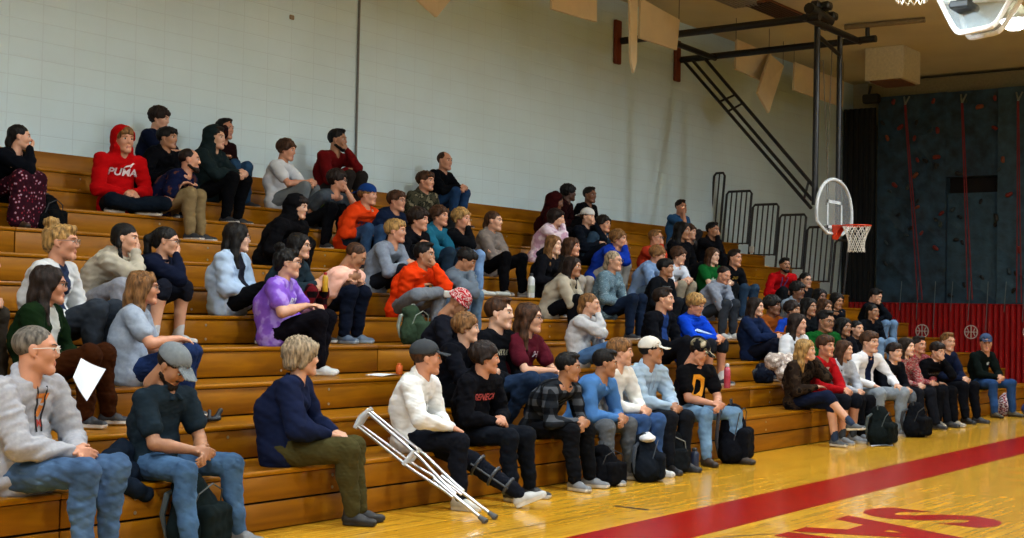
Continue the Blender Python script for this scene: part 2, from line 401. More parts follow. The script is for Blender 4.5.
# ---------------------------------------------------------------- end wall: climbing wall, red pads
CLM = mat('dark_climbing_panel', '1e384a', rough=.75, nscale=4, namp=.6, bump=.5, bscale=9, dist=.03)
CLM2 = mat('lighter_climbing_panel', '2a4656', rough=.75, nscale=5, namp=.35, bump=.5, bscale=9, dist=.03)
cw = empty('climbing_wall', (29.5, 0, 1.8)); tag(cw, 'tall dark blue-grey climbing wall with scattered holds above the red pads', 'climbing wall')
random.seed(5)
def panel(y0, y1, z0, z1, x, mt, name='panel'):
    q = MB(); ny, nz_ = max(2, int((y1-y0)/.3)), max(2, int((z1-z0)/.3)); vs = []; fs = []
    for j in range(nz_+1):
        for i in range(ny+1):
            e = i in (0, ny) or j in (0, nz_)
            vs.append((x-29.5+(0 if e else random.uniform(-.05, .04)), y0+(y1-y0)*i/ny, z0+(z1-z0)*j/nz_-1.8))
    for j in range(nz_):
        for i in range(ny):
            a = j*(ny+1)+i; fs.append((a, a+ny+1, a+ny+2, a+1))
    q.add(vs, fs); q.box((x-29.5+.001, y0, z0-1.8), (.28, y1, z1-1.8)); return q.build(name, mt, cw)
yA = 5.32
panel(3.75, yA, 1.78, 6.44, 29.42, CLM); panel(2.62, 3.75, 4.55, 6.42, 29.38, CLM); panel(2.62, 3.75, 1.78, 4.2, 29.55, CLM2)
panel(2.62, 3.75, 4.2, 4.55, 29.7, GAP, 'recess')
panel(.9, 2.6, 1.78, 6.42, 29.32, CLM2); panel(-2.5, .88, 1.78, 6.42, 29.38, CLM)
hm = [mat('red_hold', '74180e', rough=.5), mat('black_hold', '0c0f12', rough=.5), mat('rust_hold', '7a3a18', rough=.5), mat('teal_hold', '22343a', rough=.5)]
hs = []
for i in range(5):
    q = SDF(.02); rr = np.random.RandomState(i)
    q.ell((0, 0, 0), (.03, .06+.02*rr.rand(), .04)); q.ell((-.01, .04*rr.rand(), .02), (.03, .04, .03)); q.ell((.0, -.04, -.02*rr.rand()), (.025, .04, .03))
    P_, Q_ = q.mesh(.008); me = np_mesh('hold', P_, Q_); me.materials.append(None); hs.append(me)
ho = 0
fixed = [(871, 103, 0), (893, 102, 0), (933, 101, 0), (995, 98, 0), (882, 123, 1), (900, 127, 0), (914, 138, 0), (937, 130, 0), (995, 128, 0), (917, 160, 0), (936, 157, 0), (1004, 160, 2), (894, 185, 0), (915, 175, 2), (1010, 195, 0), (941, 213, 0), (921, 233, 0), (935, 248, 0), (917, 207, 2), (1020, 250, 0)]
for (u, v, c) in fixed+[(None, 0, 0)]*76:
    if u is None:
        yy, zz = random.uniform(-1.5, 5.2), random.uniform(1.95, 6.3); c = random.choice((1, 1, 1, 3, 3, 2))
    else: p_ = on(u, v, 0, 29.35); yy, zz = p_[1], p_[2]
    if yy > 5.25: continue
    xh = 29.42 if yy > 3.75 else (29.38 if zz > 4.4 else 29.55) if yy > 2.62 else 29.32 if yy > .9 else 29.38
    o = bpy.data.objects.new('climbing_hold', hs[random.randrange(5)]); COL.objects.link(o); o.parent = cw
    o.location = (xh-29.5-.045, yy, zz-1.8); o.rotation_euler = (random.uniform(-3, 3), 0, 0); s_ = random.uniform(.75, 1.15); o.scale = (s_, s_, s_)
    o.material_slots[0].link = 'OBJECT'; o.material_slots[0].material = hm[c]
RR = mat('red_belay_rope', '74101a', rough=.7)
for i, (u0, v0, u1, v1) in enumerate(((905, 105, 920, 300), (962, 103, 970, 300), (1018, 101, 1019, 303))):
    a_, b_ = on(u0, v0, 0, 29.1), on(u1, v1, 0, 29.05); r_ = empty('climbing_rope', b_)
    tag(r_, ['red doubled rope hanging on the left of the climbing wall', 'red doubled rope hanging down the middle of the climbing wall', 'red doubled rope hanging at the right edge of the photo'][i], 'rope', 'ropes on the climbing wall')
    q = MB(); d_ = a_-b_
    for s_ in (-.025, .025): q.tube([Vector((0, s_*2, 0)), d_*.5+Vector((0, s_, 0)), d_+Vector((0, s_*.5, 0))], .013, 6)
    q.build('rope', RR, r_, True)
    q = MB()
    for s_ in (-.06, .06): q.tube([d_, d_+Vector((.1, s_, .2))], .018, 6)
    q.build('anchor', mat('steel_anchor', '8d9694', metal=.6, rough=.4), r_, True)
# thin pale slings low on the wall
q = MB()
for i in range(9):
    yy = 1.6+i*.38; q.tube([(29.2, yy, 2.25), (29.16, yy+.03, 1.2+.2*(i % 3))], .008, 5)
tag(q.build('hanging_slings', mat('pale_cord', '5b6a6e')), 'row of thin pale cords hanging over the red pads', 'cords')
# dark curtain / side of the wall left of it
q = MB(); n_ = 30
for i in range(n_):
    y0, y1 = 5.33+i*.78/n_, 5.33+(i+1)*.78/n_; x0, x1 = 29.3+.03*math.sin(i*1.3), 29.3+.03*math.sin((i+1)*1.3)
    q.add([(x0, y0, .0), (x1, y1, .0), (x1, y1, 6.2), (x0, y0, 6.2)], [(0, 1, 2, 3)])
    q.add([(x0+.04, y0, .0), (x1+.04, y1, .0), (x1+.04, y1, 6.2), (x0+.04, y0, 6.2)], [(3, 2, 1, 0)])
tag(q.build('black_curtain', mat('black_curtain_cloth', '0b0f12', rough=.95), smooth=True), 'narrow black curtain between the climbing wall and the corner', 'curtain')
q = MB(); q.tube([(29.3, 5.3, 6.42), (29.3, 5.5, 6.5), (29.3, 5.45, 6.7)], .03, 8); q.box((29.2, 5.25, 6.3), (29.4, 5.62, 6.5), bev=.02)
tag(q.build('wall_bracket', mat('dark_bracket', '111517')), 'dark bracket at the top left corner of the climbing wall', 'bracket')
PAD = mat('red_vinyl_pad', '98060a', rough=.45, nscale=3, namp=.1)
pd = empty('wall_padding', (29.2, 0, 0)); tag(pd, 'row of fluted red vinyl pads with white ball emblems under the climbing wall', 'wall padding')
q = MB(); yy = -6.0
while yy < 6.05:
    q.box((-.0, yy+.004, .08), (.1, min(yy+.116, 6.05), 1.77), 0, bev=.03); yy += .12
q.box((.06, -6, .05), (.2, 6.05, 1.775)); q.build('pad', PAD, pd, True)
LW = mat('white_pad_print', 'cfc0b8', rough=.5)
def emblem(y, z, r=.14):
    q = MB()
    def band(pts, w_=.022):
        for a, b_ in zip(pts, pts[1:]):
            a, b_ = Vector((0, a[0], a[1])), Vector((0, b_[0], b_[1])); t = (b_-a).normalized(); nn = Vector((0, -t.z, t.y))*w_*.5
            q.prism([a-nn, b_-nn, b_+nn, a+nn], (.004, 0, 0))
    C_ = lambda cx, r_, a0, a1, n=18: [(cx+r_*math.cos(a0+(a1-a0)*i/n), z+r_*math.sin(a0+(a1-a0)*i/n)) for i in range(n+1)]
    band(C_(y, r, 0, 6.283, 28)); band([(y-r, z), (y+r, z)], .018); band([(y, z-r), (y, z+r)], .018)
    band(C_(y-r*1.25, r*.85, -.75, .75, 10), .018); band(C_(y+r*1.25, r*.85, 2.4, 3.9, 10), .018)
    o = q.build('ball_emblem', LW, pd); o.location = (-.008, 0, 0); return o
for u, v in ((922, 331), (971, 332), (1030, 332)):
    p_ = on(u, v, 0, 29.19); emblem(p_[1], p_[2])
# duct box in the far corner under the ceiling
q = MB(); q.box((26.0, 3.44, 6.22), (26.95, 4.24, CEIL-.002), bev=.01); tag(q.build('air_duct', mat('cream_duct', 'ccc4a8', rough=.6)), 'boxy cream air duct under the ceiling in the far corner', 'duct')
q = MB(); q.box((26.06, 3.52, 6.19), (26.9, 4.16, 6.218), bev=.005); tag(q.build('duct_grille', mat('rust_grille', '6a4424')), 'brown grille under the cream air duct', 'grille')
# ceiling vents
for i, (x, y) in enumerate(((21.75, 4.2), (20.6, 4.45))):
    t_ = empty('ceiling_vent', (x, y, CEIL)); tag(t_, ['rusty brown louvred ceiling vent above the nearer roof tube', 'pale grey ceiling panel vent beside the rusty vent'][i], 'vent')
    q = MB(); q.box((-.7, -.28, -.03), (.7, .28, 0), bev=.01); q.build('frame', mat('vent_frame%d' % i, ['7a4a26', '9a9484'][i]), t_)
    q = MB()
    for k in range(7): q.box((-.62, -.24+k*.072, -.05), (.62, -.2+k*.072, -.03))
    q.build('louvres', mat('vent_slat%d' % i, ['3a2413', '8d887c'][i]), t_)
q = MB(); q.tube([(23.62, 3.66, 6.82), (23.78, 2.2, 6.82)], .05, 8); tag(q.build('ceiling_pipe', mat('dusty_pipe', '7b6c4c')), 'short tan pipe running under the ceiling right of the black hoop frame', 'pipe')
# hanging acoustic baffles: outlines at their own depth, real thickness
BAF = mat('cream_baffle', 'd2c2a2', rough=.8, nscale=4, namp=.05)
DKW_ = mat('thin_steel_wire', '4a463c', metal=.5, rough=.5)
def baffle(pts, y, lab, off=(0, .04, 0), top=True, dep=None):
    ps = []
    for i, (u, v) in enumerate(pts):
        ps.append(on(u, v, 1, y if dep is None else dep[i]))
    q = MB(); q.prism(ps, off); o = q.build('acoustic_baffle', BAF); tag(o, lab, 'ceiling baffle', 'cream baffles hanging by the wall')
    for p in sorted(ps, key=lambda p: -p.z)[:2]:
        if p.z < CEIL-.03: q = MB(); q.tube([p+Vector(off)*.5-Vector((0, 0, .03)), Vector((p.x, p.y+off[1]*.5, CEIL))], .006, 6); q.build('hanging_wire', DKW_, o)
baffle([(405, -12), (437, 17), (462, -14), (440, -26)], 5.3, 'cream baffle at the top edge with one corner pointing down, leftmost', dep=[5.5, 5.3, 4.9, 5.1])
baffle([(552, -16), (552, 9), (597, 22), (597, -8)], 5.0, 'cream rectangular baffle cut by the top edge, between two others')
baffle([(630, -8), (631, 60), (634, 73), (637, 62), (638, -6)], 4.6, 'long narrow cream baffle seen edge-on by the first roof tube')
baffle([(641, -2), (640, 38), (677, 50), (680, 20)], 4.9, 'square cream baffle hanging in front of the wall brackets')
baffle([(737, 39), (736, 69), (762, 81), (770, 54)], 5.1, 'cream baffle behind the second roof tube, left one of the crossed pair')
baffle([(770, 54), (758, 93), (769, 113), (784, 66)], 5.0, 'twisted cream baffle with its tip pointing down, right one of the crossed pair', dep=[5.0, 4.7, 4.7, 5.3])
baffle([(795, 62), (794, 90), (843, 107), (844, 81)], 5.2, 'cream baffle seen behind the black hoop posts')
# ---------------------------------------------------------------- side basket on its frame
STL = mat('black_steel_tube', '0d0e10', rough=.45, spec=.5)
bk = empty('basketball_hoop', (21.0, 2.6, 6.14)); tag(bk, 'wall-hung basketball hoop with clear fan backboard, orange rim and black frame', 'basketball hoop')
O_ = Vector((21.0, 2.6, 6.14))
def part_tube(name, segs, r, mt=STL, n=10):
    q = MB()
    for s_ in segs: q.tube([Vector(p)-O_ for p in s_], r, n)
    return q.build(name, mt, bk, True)
part_tube('beam', [[(19.7, WALLY-.1, 6.14), (19.7, 2.4, 6.14)]], .062)
part_tube('beam', [[(21.75, WALLY-.1, 6.14), (21.75, 2.3, 6.14)]], .062)
part_tube('cross_tube', [[(19.6, 2.62, 6.14), (21.85, 2.62, 6.14)]], .055)
part_tube('cross_tube', [[(19.7, 5.35, 6.14), (21.75, 5.35, 6.1)]], .05)
PB = [on(814.6, 205, 1, 2.66), on(837.5, 232, 1, 2.66)]
PT = [on(817.5, 24, 1, 2.66), on(840, 36, 1, 2.66)]
part_tube('post', [[PT[0], PB[0]]], .05); part_tube('post', [[PT[1], PB[1]]], .045)
part_tube('post_link', [[PT[0]+(PB[0]-PT[0])*.06, PT[1]+(PB[1]-PT[1])*.1]], .035)
part_tube('diagonal_brace', [[(21.7, 5.95, 6.08), on(811, 208, 1, 2.75)], [(21.72, 5.8, 6.1), on(812, 200, 1, 2.75)]], .03)
part_tube('diagonal_brace', [[(21.75, 5.55, 6.1), on(815, 188, 1, 2.72)]], .032)
dA = Vector((21.7, 5.95, 6.08)); dB = Vector((21.75, 5.55, 6.1))
for f in (.3, .37, .95): part_tube('brace_link', [[dA.lerp(on(811, 208, 1, 2.75), f), dB.lerp(on(815, 188, 1, 2.72), f)]], .02)
q = MB(); random.seed(3)
c_ = on(822, 17, 1, 2.62)-O_
for k in range(9):
    v_ = Vector((random.uniform(-.35, .45), random.uniform(-.1, .1), random.uniform(-.12, .22)))+c_*.9; q.box(tuple(v_-Vector((.1, .07, .06))), tuple(v_+Vector((.1, .07, .06))), bev=.02)
q.tube([c_+Vector((-.5, 0, .05)), c_+Vector((.3, 0, -.02))], .09, 10)
q.build('winch', STL, bk, True)
q = MB(); q.tube([(.75, -.15, -.05), (.75, -.15, .2)], .04, 8); q.build('beam_clamp', STL, bk, True)
WBR = mat('red_brown_wall_channel', '6b2a10', rough=.6)
for x_ in (19.66, 21.72):
    q = MB(); q.box((x_-.09-O_.x, WALLY-.07-O_.y, 5.74-O_.z), (x_+.09-O_.x, WALLY-.006-O_.y, 6.5-O_.z), bev=.01); q.build('wall_channel', WBR, bk)
q = MB()
for (u0, v0, u1, v1) in ((823, 60, 829, 200), (832, 50, 826, 205)): q.tube([on(u0, v0, 1, 2.7)-O_, on(u1, v1, 1, 2.66)-O_], .009, 5)
q.build('cable', mat('grey_cable', '4c473c'), bk)
# fan backboard
BC = on(834.6, 207, 1, 2.52); bz0, bx0 = BC.z, BC.x
W2 = .70
zt_, zb_ = on(834.6, 179.5, 1, 2.52).z, on(834.6, 234, 1, 2.52).z
cen = (zt_+zb_)/2; hh = (zt_-zb_)/2
fan = []
for i in range(33):
    a = math.pi*i/32; fan.append((W2*math.cos(a), .0+hh*math.sin(a)**.85 if True else 0))
fan = [(x, -.35*hh+1.35*z) for x, z in fan]
low = [(-W2*.97, -.62*hh), (-W2*.42, -hh), (W2*.42, -hh), (W2*.97, -.62*hh)]
outl = [(bx0+x-O_.x, cen+z-O_.z) for x, z in fan+low]
yb_ = 2.52-O_.y
m, nt, b = nodes('clear_board'); b.inputs['Base Color'].default_value = (.75, .78, .76, 1); b.inputs['Alpha'].default_value = .10; b.inputs['Roughness'].default_value = .1
q = MB(); q.prism([(x, yb_, z) for x, z in outl], (0, .015, 0)); bo = q.build('backboard', m, bk)
WH = mat('white_board_frame', 'c9d0d2', rough=.5)
q = MB(); q.tube([(x, yb_, z) for x, z in outl], .028, 8, closed=True); q.build('board_rim', WH, bo, True)
q = MB()
def rect(x0, x1, z0, z1, t_=.05):
    for a, c in (((x0, z0), (x0+t_, z1)), ((x1-t_, z0), (x1, z1)), ((x0, z1-t_), (x1, z1)), ((x0, z0), (x1, z0+t_))):
        q.box((a[0], yb_-.006, a[1]), (c[0], yb_-.001, c[1]))
rx = bx0-O_.x; rz = zb_-O_.z
rect(rx-.3, rx+.3, rz+.08, rz+.54); q.build('target_square', WH, bo)
ORG = mat('orange_rim_paint', 'd23a14', rough=.4)
rzz = on(834, 226, 1, 2.5).z-O_.z
q = MB(); rc = (rx, yb_-.15-.23, rzz)
q.tube([(rc[0]+.228*math.cos(a), rc[1]+.228*math.sin(a), rzz) for a in np.linspace(0, 6.283, 33)[:-1]], .011, 8, closed=True)
q.box((rx-.12, yb_-.16, rzz-.02), (rx+.12, yb_-.01, rzz+.012)); q.box((rx-.1, yb_-.03, rzz-.22), (rx+.1, yb_-.005, rzz+.02), bev=.008)
q.prism([(rx-.1, yb_-.03, rzz-.2), (rx-.1, yb_-.16, rzz), (rx-.1, yb_-.03, rzz)], (.01, 0, 0)); q.prism([(rx+.09, yb_-.03, rzz-.2), (rx+.09, yb_-.16, rzz), (rx+.09, yb_-.03, rzz)], (.01, 0, 0))
q.build('rim', ORG, bk, True)
NET = mat('white_net_cord', 'd8d4c8', rough=.8)
q = MB(); nn = 12
def npnt(k, j):
    rr_ = (.222, .19, .155, .13, .125, .135)[j]; a = 2*math.pi*(k+.5*j)/nn; return (rc[0]+rr_*math.cos(a), rc[1]+rr_*math.sin(a), rzz-.085*j)
for k in range(nn):
    for j in range(5):
        q.tube([npnt(k, j), npnt(k, j+1)], .006 if j else .008, 4); q.tube([npnt(k, j), npnt(k-1, j+1)], .006 if j else .008, 4)
q.build('net', NET, bk)
# two raised glass backboards at the top right and the net beside them
def raised_board(pts, z, lab, yoff):
    ps = [on(u, v, 2, z+dz) for u, v, dz in pts]; c = ps[1]
    t_ = empty('raised_backboard', c); tag(t_, lab, 'backboard', 'raised backboards at the top right')
    L = [p-c for p in ps]; sm = []
    n_ = len(L)
    for i in range(n_):      # rounded corners
        p0, p1, p2 = L[i-1], L[i], L[(i+1) % n_]; a = p1.lerp(p0, .16); b_ = p1.lerp(p2, .16)
        for k in range(5):
            f = k/4; sm.append((a.lerp(p1, f)).lerp(p1.lerp(b_, f), f))
    nrm = (L[0]-L[1]).cross(L[2]-L[1]).normalized()
    m, nt, b = nodes('board_glass'); b.inputs['Base Color'].default_value = (.42, .52, .55, 1); b.inputs['Alpha'].default_value = .35; b.inputs['Roughness'].default_value = .08
    q = MB(); q.prism(sm, nrm*.012); g = q.build('glass_panel', m, t_)
    q = MB(); q.tube(sm, .032, 8, closed=True); q.build('frame', mat('white_padded_frame', 'f2f6f6', rough=.4), t_, True)
    return t_, L, nrm
t_, L_, nr = raised_board([(928, -22, .95), (957, 34, 0), (995, 26, -.02), (1022, -22, .95)], 4.7, 'white framed glass backboard folded up at the top right, nearer one', 0)
q = MB(); q.tube([L_[0].lerp(L_[1], .45), L_[3].lerp(L_[2], .45)], .03, 8); q.build('crossbar', mat('white_padded_frame', 'dfe9ea'), t_, True)
cc = (L_[1]+L_[2])*.5+(L_[0]-L_[1])*.35
q = MB(); q.tube([cc+Vector((.0, .0, .08)), cc+Vector((.05, 0, .3))], .09, 10); q.box(tuple(cc-Vector((.2, .12, .02))), tuple(cc+Vector((.2, .12, .07))), bev=.02); q.build('board_mount', mat('dark_mount', '2d3436'), t_, True)
raised_board([(950, -20, .9), (968, 39, 0), (1000, 32, -.02), (1030, -14, .9)], 5.0, 'second raised glass backboard, behind the nearer one at the top right', 0)
q = MB(); c_ = on(912, -6, 2, 4.9); rr_ = .23
for k in range(14):
    a0 = 6.283*k/14
    for j in range(3):
        f0, f1 = .21-.02*j, .21-.02*(j+1)
        for s_ in (-1, 1):
            q.tube([(f0*math.cos(a0+.22*j), f0*math.sin(a0+.22*j), -.07*j), (f1*math.cos(a0+.22*(j+s_)), f1*math.sin(a0+.22*(j+s_)), -.07*(j+1))], .009, 4)
o = q.build('basketball_net', NET); o.location = c_+Vector((0, 0, .12)); tag(o, 'bottom of a white net hanging at the top edge', 'net')
# lamp housings: every lamp of the light list hangs here
SHD = mat('lamp_shade_aluminium', '9a9e9c', rough=.4, metal=.6)
m, nt, b = nodes('lamp_glow'); b.inputs['Emission Color'].default_value = (.95, .98, 1, 1); b.inputs['Emission Strength'].default_value = 9; GLOW = m
q = MB(); q.lathe([(.235, 0), (.235, .01), (.2, .09), (.12, .2), (.07, .27), (.06, .42), (.02, .44), (.02, CEIL-LAMP_Z)], n=24)
me_s = q.build('tmp', SHD, None, True); q = MB(); q.lathe([(.02, -.145), (.10, -.13), (.17, -.08), (.2, -.01), (.2, .03)], n=20); me_g = q.build('tmp2', GLOW, None, True)
for i, (x, y) in enumerate(LAMPS):
    t_ = empty('high_bay_lamp', (x, y, LAMP_Z)); tag(t_, 'bright round gym lamp hanging at the top right corner of the photo' if abs(x-20.2) < .1 and y > -1 else 'second bright round lamp cut by the right edge at the top' if y == -.95 else 'round gym lamp hanging over the court outside the photo', 'ceiling lamp', 'gym lamps over the court')
    for nm, src in (('shade', me_s), ('bulb', me_g)):
        o = bpy.data.objects.new(nm, src.data); COL.objects.link(o); o.parent = t_
for o in (me_s, me_g): bpy.data.objects.remove(o)
# ---------------------------------------------------------------- people: heads, hair, shoes
SKIN = {}
def skin(k):
    if k not in SKIN:
        c = dict(pale='cfa58c', fair='c49478', ruddy='bb8467', tan='9c6e50', brown='704831', dark='4a2d1f')[k]
        m = mat('skin_'+k, c, rough=.5, nscale=18, namp=.07, bump=.05); b = m.node_tree.nodes['Principled BSDF']
        b.inputs['Subsurface Weight'].default_value = .06; b.inputs['Subsurface Radius'].default_value = (.02, .008, .004)
        l = mat('lips_'+k, dict(pale='b4786c', fair='a6695a', ruddy='9a5c4e', tan='7e4a3c', brown='5e3026', dark='40201c')[k], rough=.4)
        SKIN[k] = (m, l)
    return SKIN[k]
EYEW = mat('eye_white', 'c9c4bc', rough=.25, nscale=5, namp=.02); IRIS = mat('dark_iris', '1a110c', rough=.2)
HC = dict(blk='0a0807', dkb='1b100a', brn='3a2312', ltb='6b4a28', bln='907040', gry='8a7b64', grey='5d5850', red='5a2812')
def hairm(k): return mat('hair_'+k, HC[k], rough=.62, spec=.22, nscale=60, namp=.75, bump=.9, bscale=90, stretch=(1, 1, .25), dist=.004)
HEADS = {}
def head_mesh(fem, h):
    """canonical head, face to -y; returns verts, quads, material index (0 skin 1 eye 2 iris 3 brow 4 lips)"""
    key = (fem, round(h, 4))
    if key in HEADS: return HEADS[key]
    s = SDF(.02); j = .9 if fem else 1.
    s.ell((0, .018, .034), (.074, .094, .078)); s.ell((0, -.018, -.012), (.064*(.96 if fem else 1), .072, .088), k=.03)
    s.cone((-.045*j, .0, -.062), (-.016*j, -.062, -.098), .024, .02, k=.03); s.cone((.045*j, .0, -.062), (.016*j, -.062, -.098), .024, .02, k=.03)
    s.cone((-.012*j, -.066, -.096), (.012*j, -.066, -.096), .016, k=.02)
    for x in (-1, 1):
        s.ell((x*.033, -.094, .006), (.019, .016, .013), op=-1, k=.016)
        s.cone((x*.014, -.083, .026), (x*.047, -.07, .028), .0085, k=.014)
        s.ell((x*.040, -.055, -.026), (.018, .016, .018), k=.035)
        s.ell((x*.0755, .012, -.004), (.009, .02, .03), k=.006); s.cone((x*.077, .0, -.03), (x*.075, -.002, -.036), .006, k=.006)
    s.cone((0, -.083, .02), (0, -.0985, -.025), .0075, .0105, k=.012); s.cone((-.010, -.091, -.031), (.010, -.091, -.031), .008, k=.006)
    s.cone((-.012, -.083, -.0575), (.012, -.083, -.0575), .0066, k=.008); s.cone((-.010, -.082, -.068), (.010, -.082, -.068), .0074, k=.008)
    s.ell((0, -.099, -.0628), (.024, .006, .0015), op=-1, k=.003)
    s.cone((0, .022, -.05), (0, .036, -.17), .052 if fem else .058, .05 if fem else .057, k=.02)
    P, Q = s.mesh(h); c = P[Q].mean(1)
    mi = np.where((c[:, 1] < -.074) & (np.abs(c[:, 0]) < .018) & (c[:, 2] > -.0765) & (c[:, 2] < -.051), 4, 0)
    vs, qs, ms = [P], [Q], [mi]; off = len(P)
    def ball(cx, cy, cz, r, m_, cut=None, n=8, sc_=(1, 1, 1)):
        nonlocal off
        v = [(cx+sc_[0]*r*math.sin(t)*math.cos(p), cy-sc_[1]*r*math.cos(t), cz+sc_[2]*r*math.sin(t)*math.sin(p)) for t in [math.pi*i/n*(cut or 1) for i in range(n+1)] for p in [2*math.pi*k/12 for k in range(12)]]
        q = [(i*12+k, i*12+(k+1) % 12, (i+1)*12+(k+1) % 12, (i+1)*12+k) for i in range(n) for k in range(12)]
        vs.append(np.array(v)); qs.append(np.array(q)+off); ms.append(np.full(len(q), m_)); off += len(v)
    for x in (-1, 1):
        ball(x*.032, -.0735, .004, .0125, 1, sc_=(1.1, 1, .62)); ball(x*.032, -.0755, .004, .0113, 2, cut=.32, n=4, sc_=(1, 1.02, .8))
        for k in range(5):   # eyebrow as a short row of flattened lumps
            f = k/4; ball(x*(.016+.032*f), -.0905+.014*f**1.6, .0215+.006*math.sin(f*2.6), .0062, 3, sc_=(1.3, .6, .5), n=4)
    r = (np.concatenate(vs), np.concatenate(qs), np.concatenate(ms)); HEADS[key] = r; return r
HAIR = {}
def hair_mesh(style, h):
    key = (style, round(h, 4))
    if key in HAIR: return HAIR[key]
    capped = style.endswith('_c'); style = style.replace('_c', ''); s = SDF(.02); sd = sum(map(ord, style))
    cap = lambda e, dy=0., dz=0.: s.ell((0, .022+dy, .036+dz), (.0755+e, .093+e, .078+e))
    def cutface(top=.045, ear=-.03, w=.078, y0=-.035):
        s.ell((0, -.135, top-.085), (w, .098, .085), op=-1, k=.012)          # face
        s.box((0, -.10, ear-.1), (.12, .112, .1), .01, op=-1, k=.01)         # below the temples
        s.box((0, .06, -.17), (.15, .15, .10), .01, op=-1, k=.01)            # nape
    A_, fr = .006, 22
    if style == 'short': cap(.0095); s.ell((0, -.03, .1), (.062, .058, .022)); cutface(.078, -.0)
    elif style == 'crew': cap(.0045); cutface(.058, .01); A_, fr = .0015, 40
    elif style == 'receding': cap(.004); s.ell((0, -.1, .09), (.062, .1, .075), op=-1, k=.01); cutface(.06, .0); A_ = .0015
    elif style == 'fringe': cap(.014, 0); s.ell((0, -.045, .082), (.062, .045, .03), k=.02); s.cone((-.045, -.07, .058), (.04, -.074, .054), .015, k=.02); cutface(.056, -.006); A_, fr = .009, 20
    elif style == 'mop': cap(.020, .002, .004); s.cone((-.05, -.068, .056), (.05, -.068, .056), .020, k=.02); s.cone((-.08, -.02, .01), (-.08, .03, -.03), .022); s.cone((.08, -.02, .01), (.08, .03, -.03), .022); cutface(.052, -.022, .068); A_, fr = .011, 18
    elif style == 'curly': cap(.026, 0, .008); s.cone((-.04, -.07, .07), (.04, -.07, .07), .024); cutface(.06, -.01); A_, fr = .013, 26
    elif style == 'bob': cap(.026, .004); s.cone((-.07, .02, .02), (-.066, .03, -.05), .03, .026); s.cone((.07, .02, .02), (.066, .03, -.05), .03, .026); s.ell((0, .085, -.03), (.075, .045, .06)); s.cone((-.04, -.07, .07), (.045, -.07, .065), .022); s.ell((0, -.14, -.035), (.068, .105, .085), op=-1, k=.012); s.box((0, .0, -.2), (.2, .2, .1), .01, op=-1); A_, fr = .009, 30
    elif style in ('long', 'longwave', 'longfull'):
        e = .018 if style == 'longfull' else .012; L = -.30 if style != 'longwave' else -.33
        cap(e); s.chain([(0, .07, .04), (0, .10, -.08), (0, .105, -.2), (0, .10, L)], [.075, .072, .07, .05], k=.03, sq=((0, 1, 0), .5))
        for x in (-1, 1):
            s.chain([(x*.066, .01, .03), (x*.07, .02, -.06), (x*.078, .03, -.15), (x*.09, .0, -.25)], [.026, .03, .034, .016], k=.045)
            s.chain([(x*.03, -.05, .095), (x*.06, -.052, .055), (x*.074, -.03, -.01)], [.016, .018, .02], k=.02)
        s.ell((0, -.15, -.03), (.062, .115, .105), op=-1, k=.012); A_, fr = (.010, 13) if style == 'longwave' else (.005, 18)
    else:
        cap(.008); cutface(.055, .0, .074)
        s.ell((0, .07, -.02), (.06, .05, .055))
        if style == 'pony': s.chain([(0, .11, .05), (0, .16, .0), (0, .15, -.12), (0, .13, -.2)], [.022, .032, .03, .012], k=.02)
        elif style == 'bun': s.ell((0, .075, .125), (.045, .045, .036)); s.ell((.03, .05, .135), (.03, .025, .025)); s.ell((-.03, .06, .14), (.025, .03, .022)); s.ell((0, -.05, .085), (.055, .04, .03)); A_, fr = .009, 28
        elif style == 'braid':
            s.cone((-.06, .03, .0), (-.075, .03, -.06), .026)
            for i in range(8): s.ell((-.078+.006*(i % 2), .02-.006*i, -.07-.03*i), (.019-.001*i, .017, .021), k=.008)
        elif style == 'tuck': s.ell((0, .10, -.06), (.05, .04, .06))
    if capped: s.box((0, 0, .155), (.2, .2, .11), .0, op=-1, k=.004)
    s.post.append(lambda X, Y, Z: (A_ if not capped else A_*.4)*noise3(X, Y, Z*.35, fr, sd)+A_*.5*noise3(X, Y, Z*.3, fr*2.3, sd+1))
    P, Q = s.mesh(max(h*.8, .0045)); me = np_mesh('hair_'+style, P, Q); me.materials.append(None); HAIR[key] = me; return me
WEAR = {}
def wear_mesh(kind, h):
    key = (kind, round(h, 4))
    if key in WEAR: return WEAR[key]
    s = SDF(.012)
    if kind in ('cap', 'capback'):
        s.ell((0, .02, .045), (.087, .104, .086)); s.box((0, 0, -.075), (.2, .2, .1), .0, op=-1, k=.004)
        s.ell((0, .012, .034), (.078, .095, .075), op=-1, k=.004)
        for i in range(9):
            t = -1+i/4; x = .066*t; s.cone((x, -.068-.016*(1-t*t), .04), (x*.82, -.135-.028*(1-t*t), .022-.012*t*t+.004), .005, k=.012)
        s.ell((0, .02, .133), (.008, .008, .005), k=.002)
        P, Q = s.mesh(max(h*.75, .0042))
        if kind == 'capback': P = P*A(-1, -1, 1)+A(0, .03, .0)
    elif kind == 'beanie':
        s.ell((0, .02, .05), (.086, .103, .09)); s.box((0, 0, -.085), (.2, .2, .1), .0, op=-1, k=.004)
        s.chain([(.088*math.cos(a), .02+.105*math.sin(a), .025) for a in np.linspace(0, 6.283, 17)], [.011]*17); P, Q = s.mesh(max(h*.75, .0045))
    me = np_mesh(kind, P, Q)
    for _ in range(1): me.materials.append(None)
    WEAR[key] = me; return me
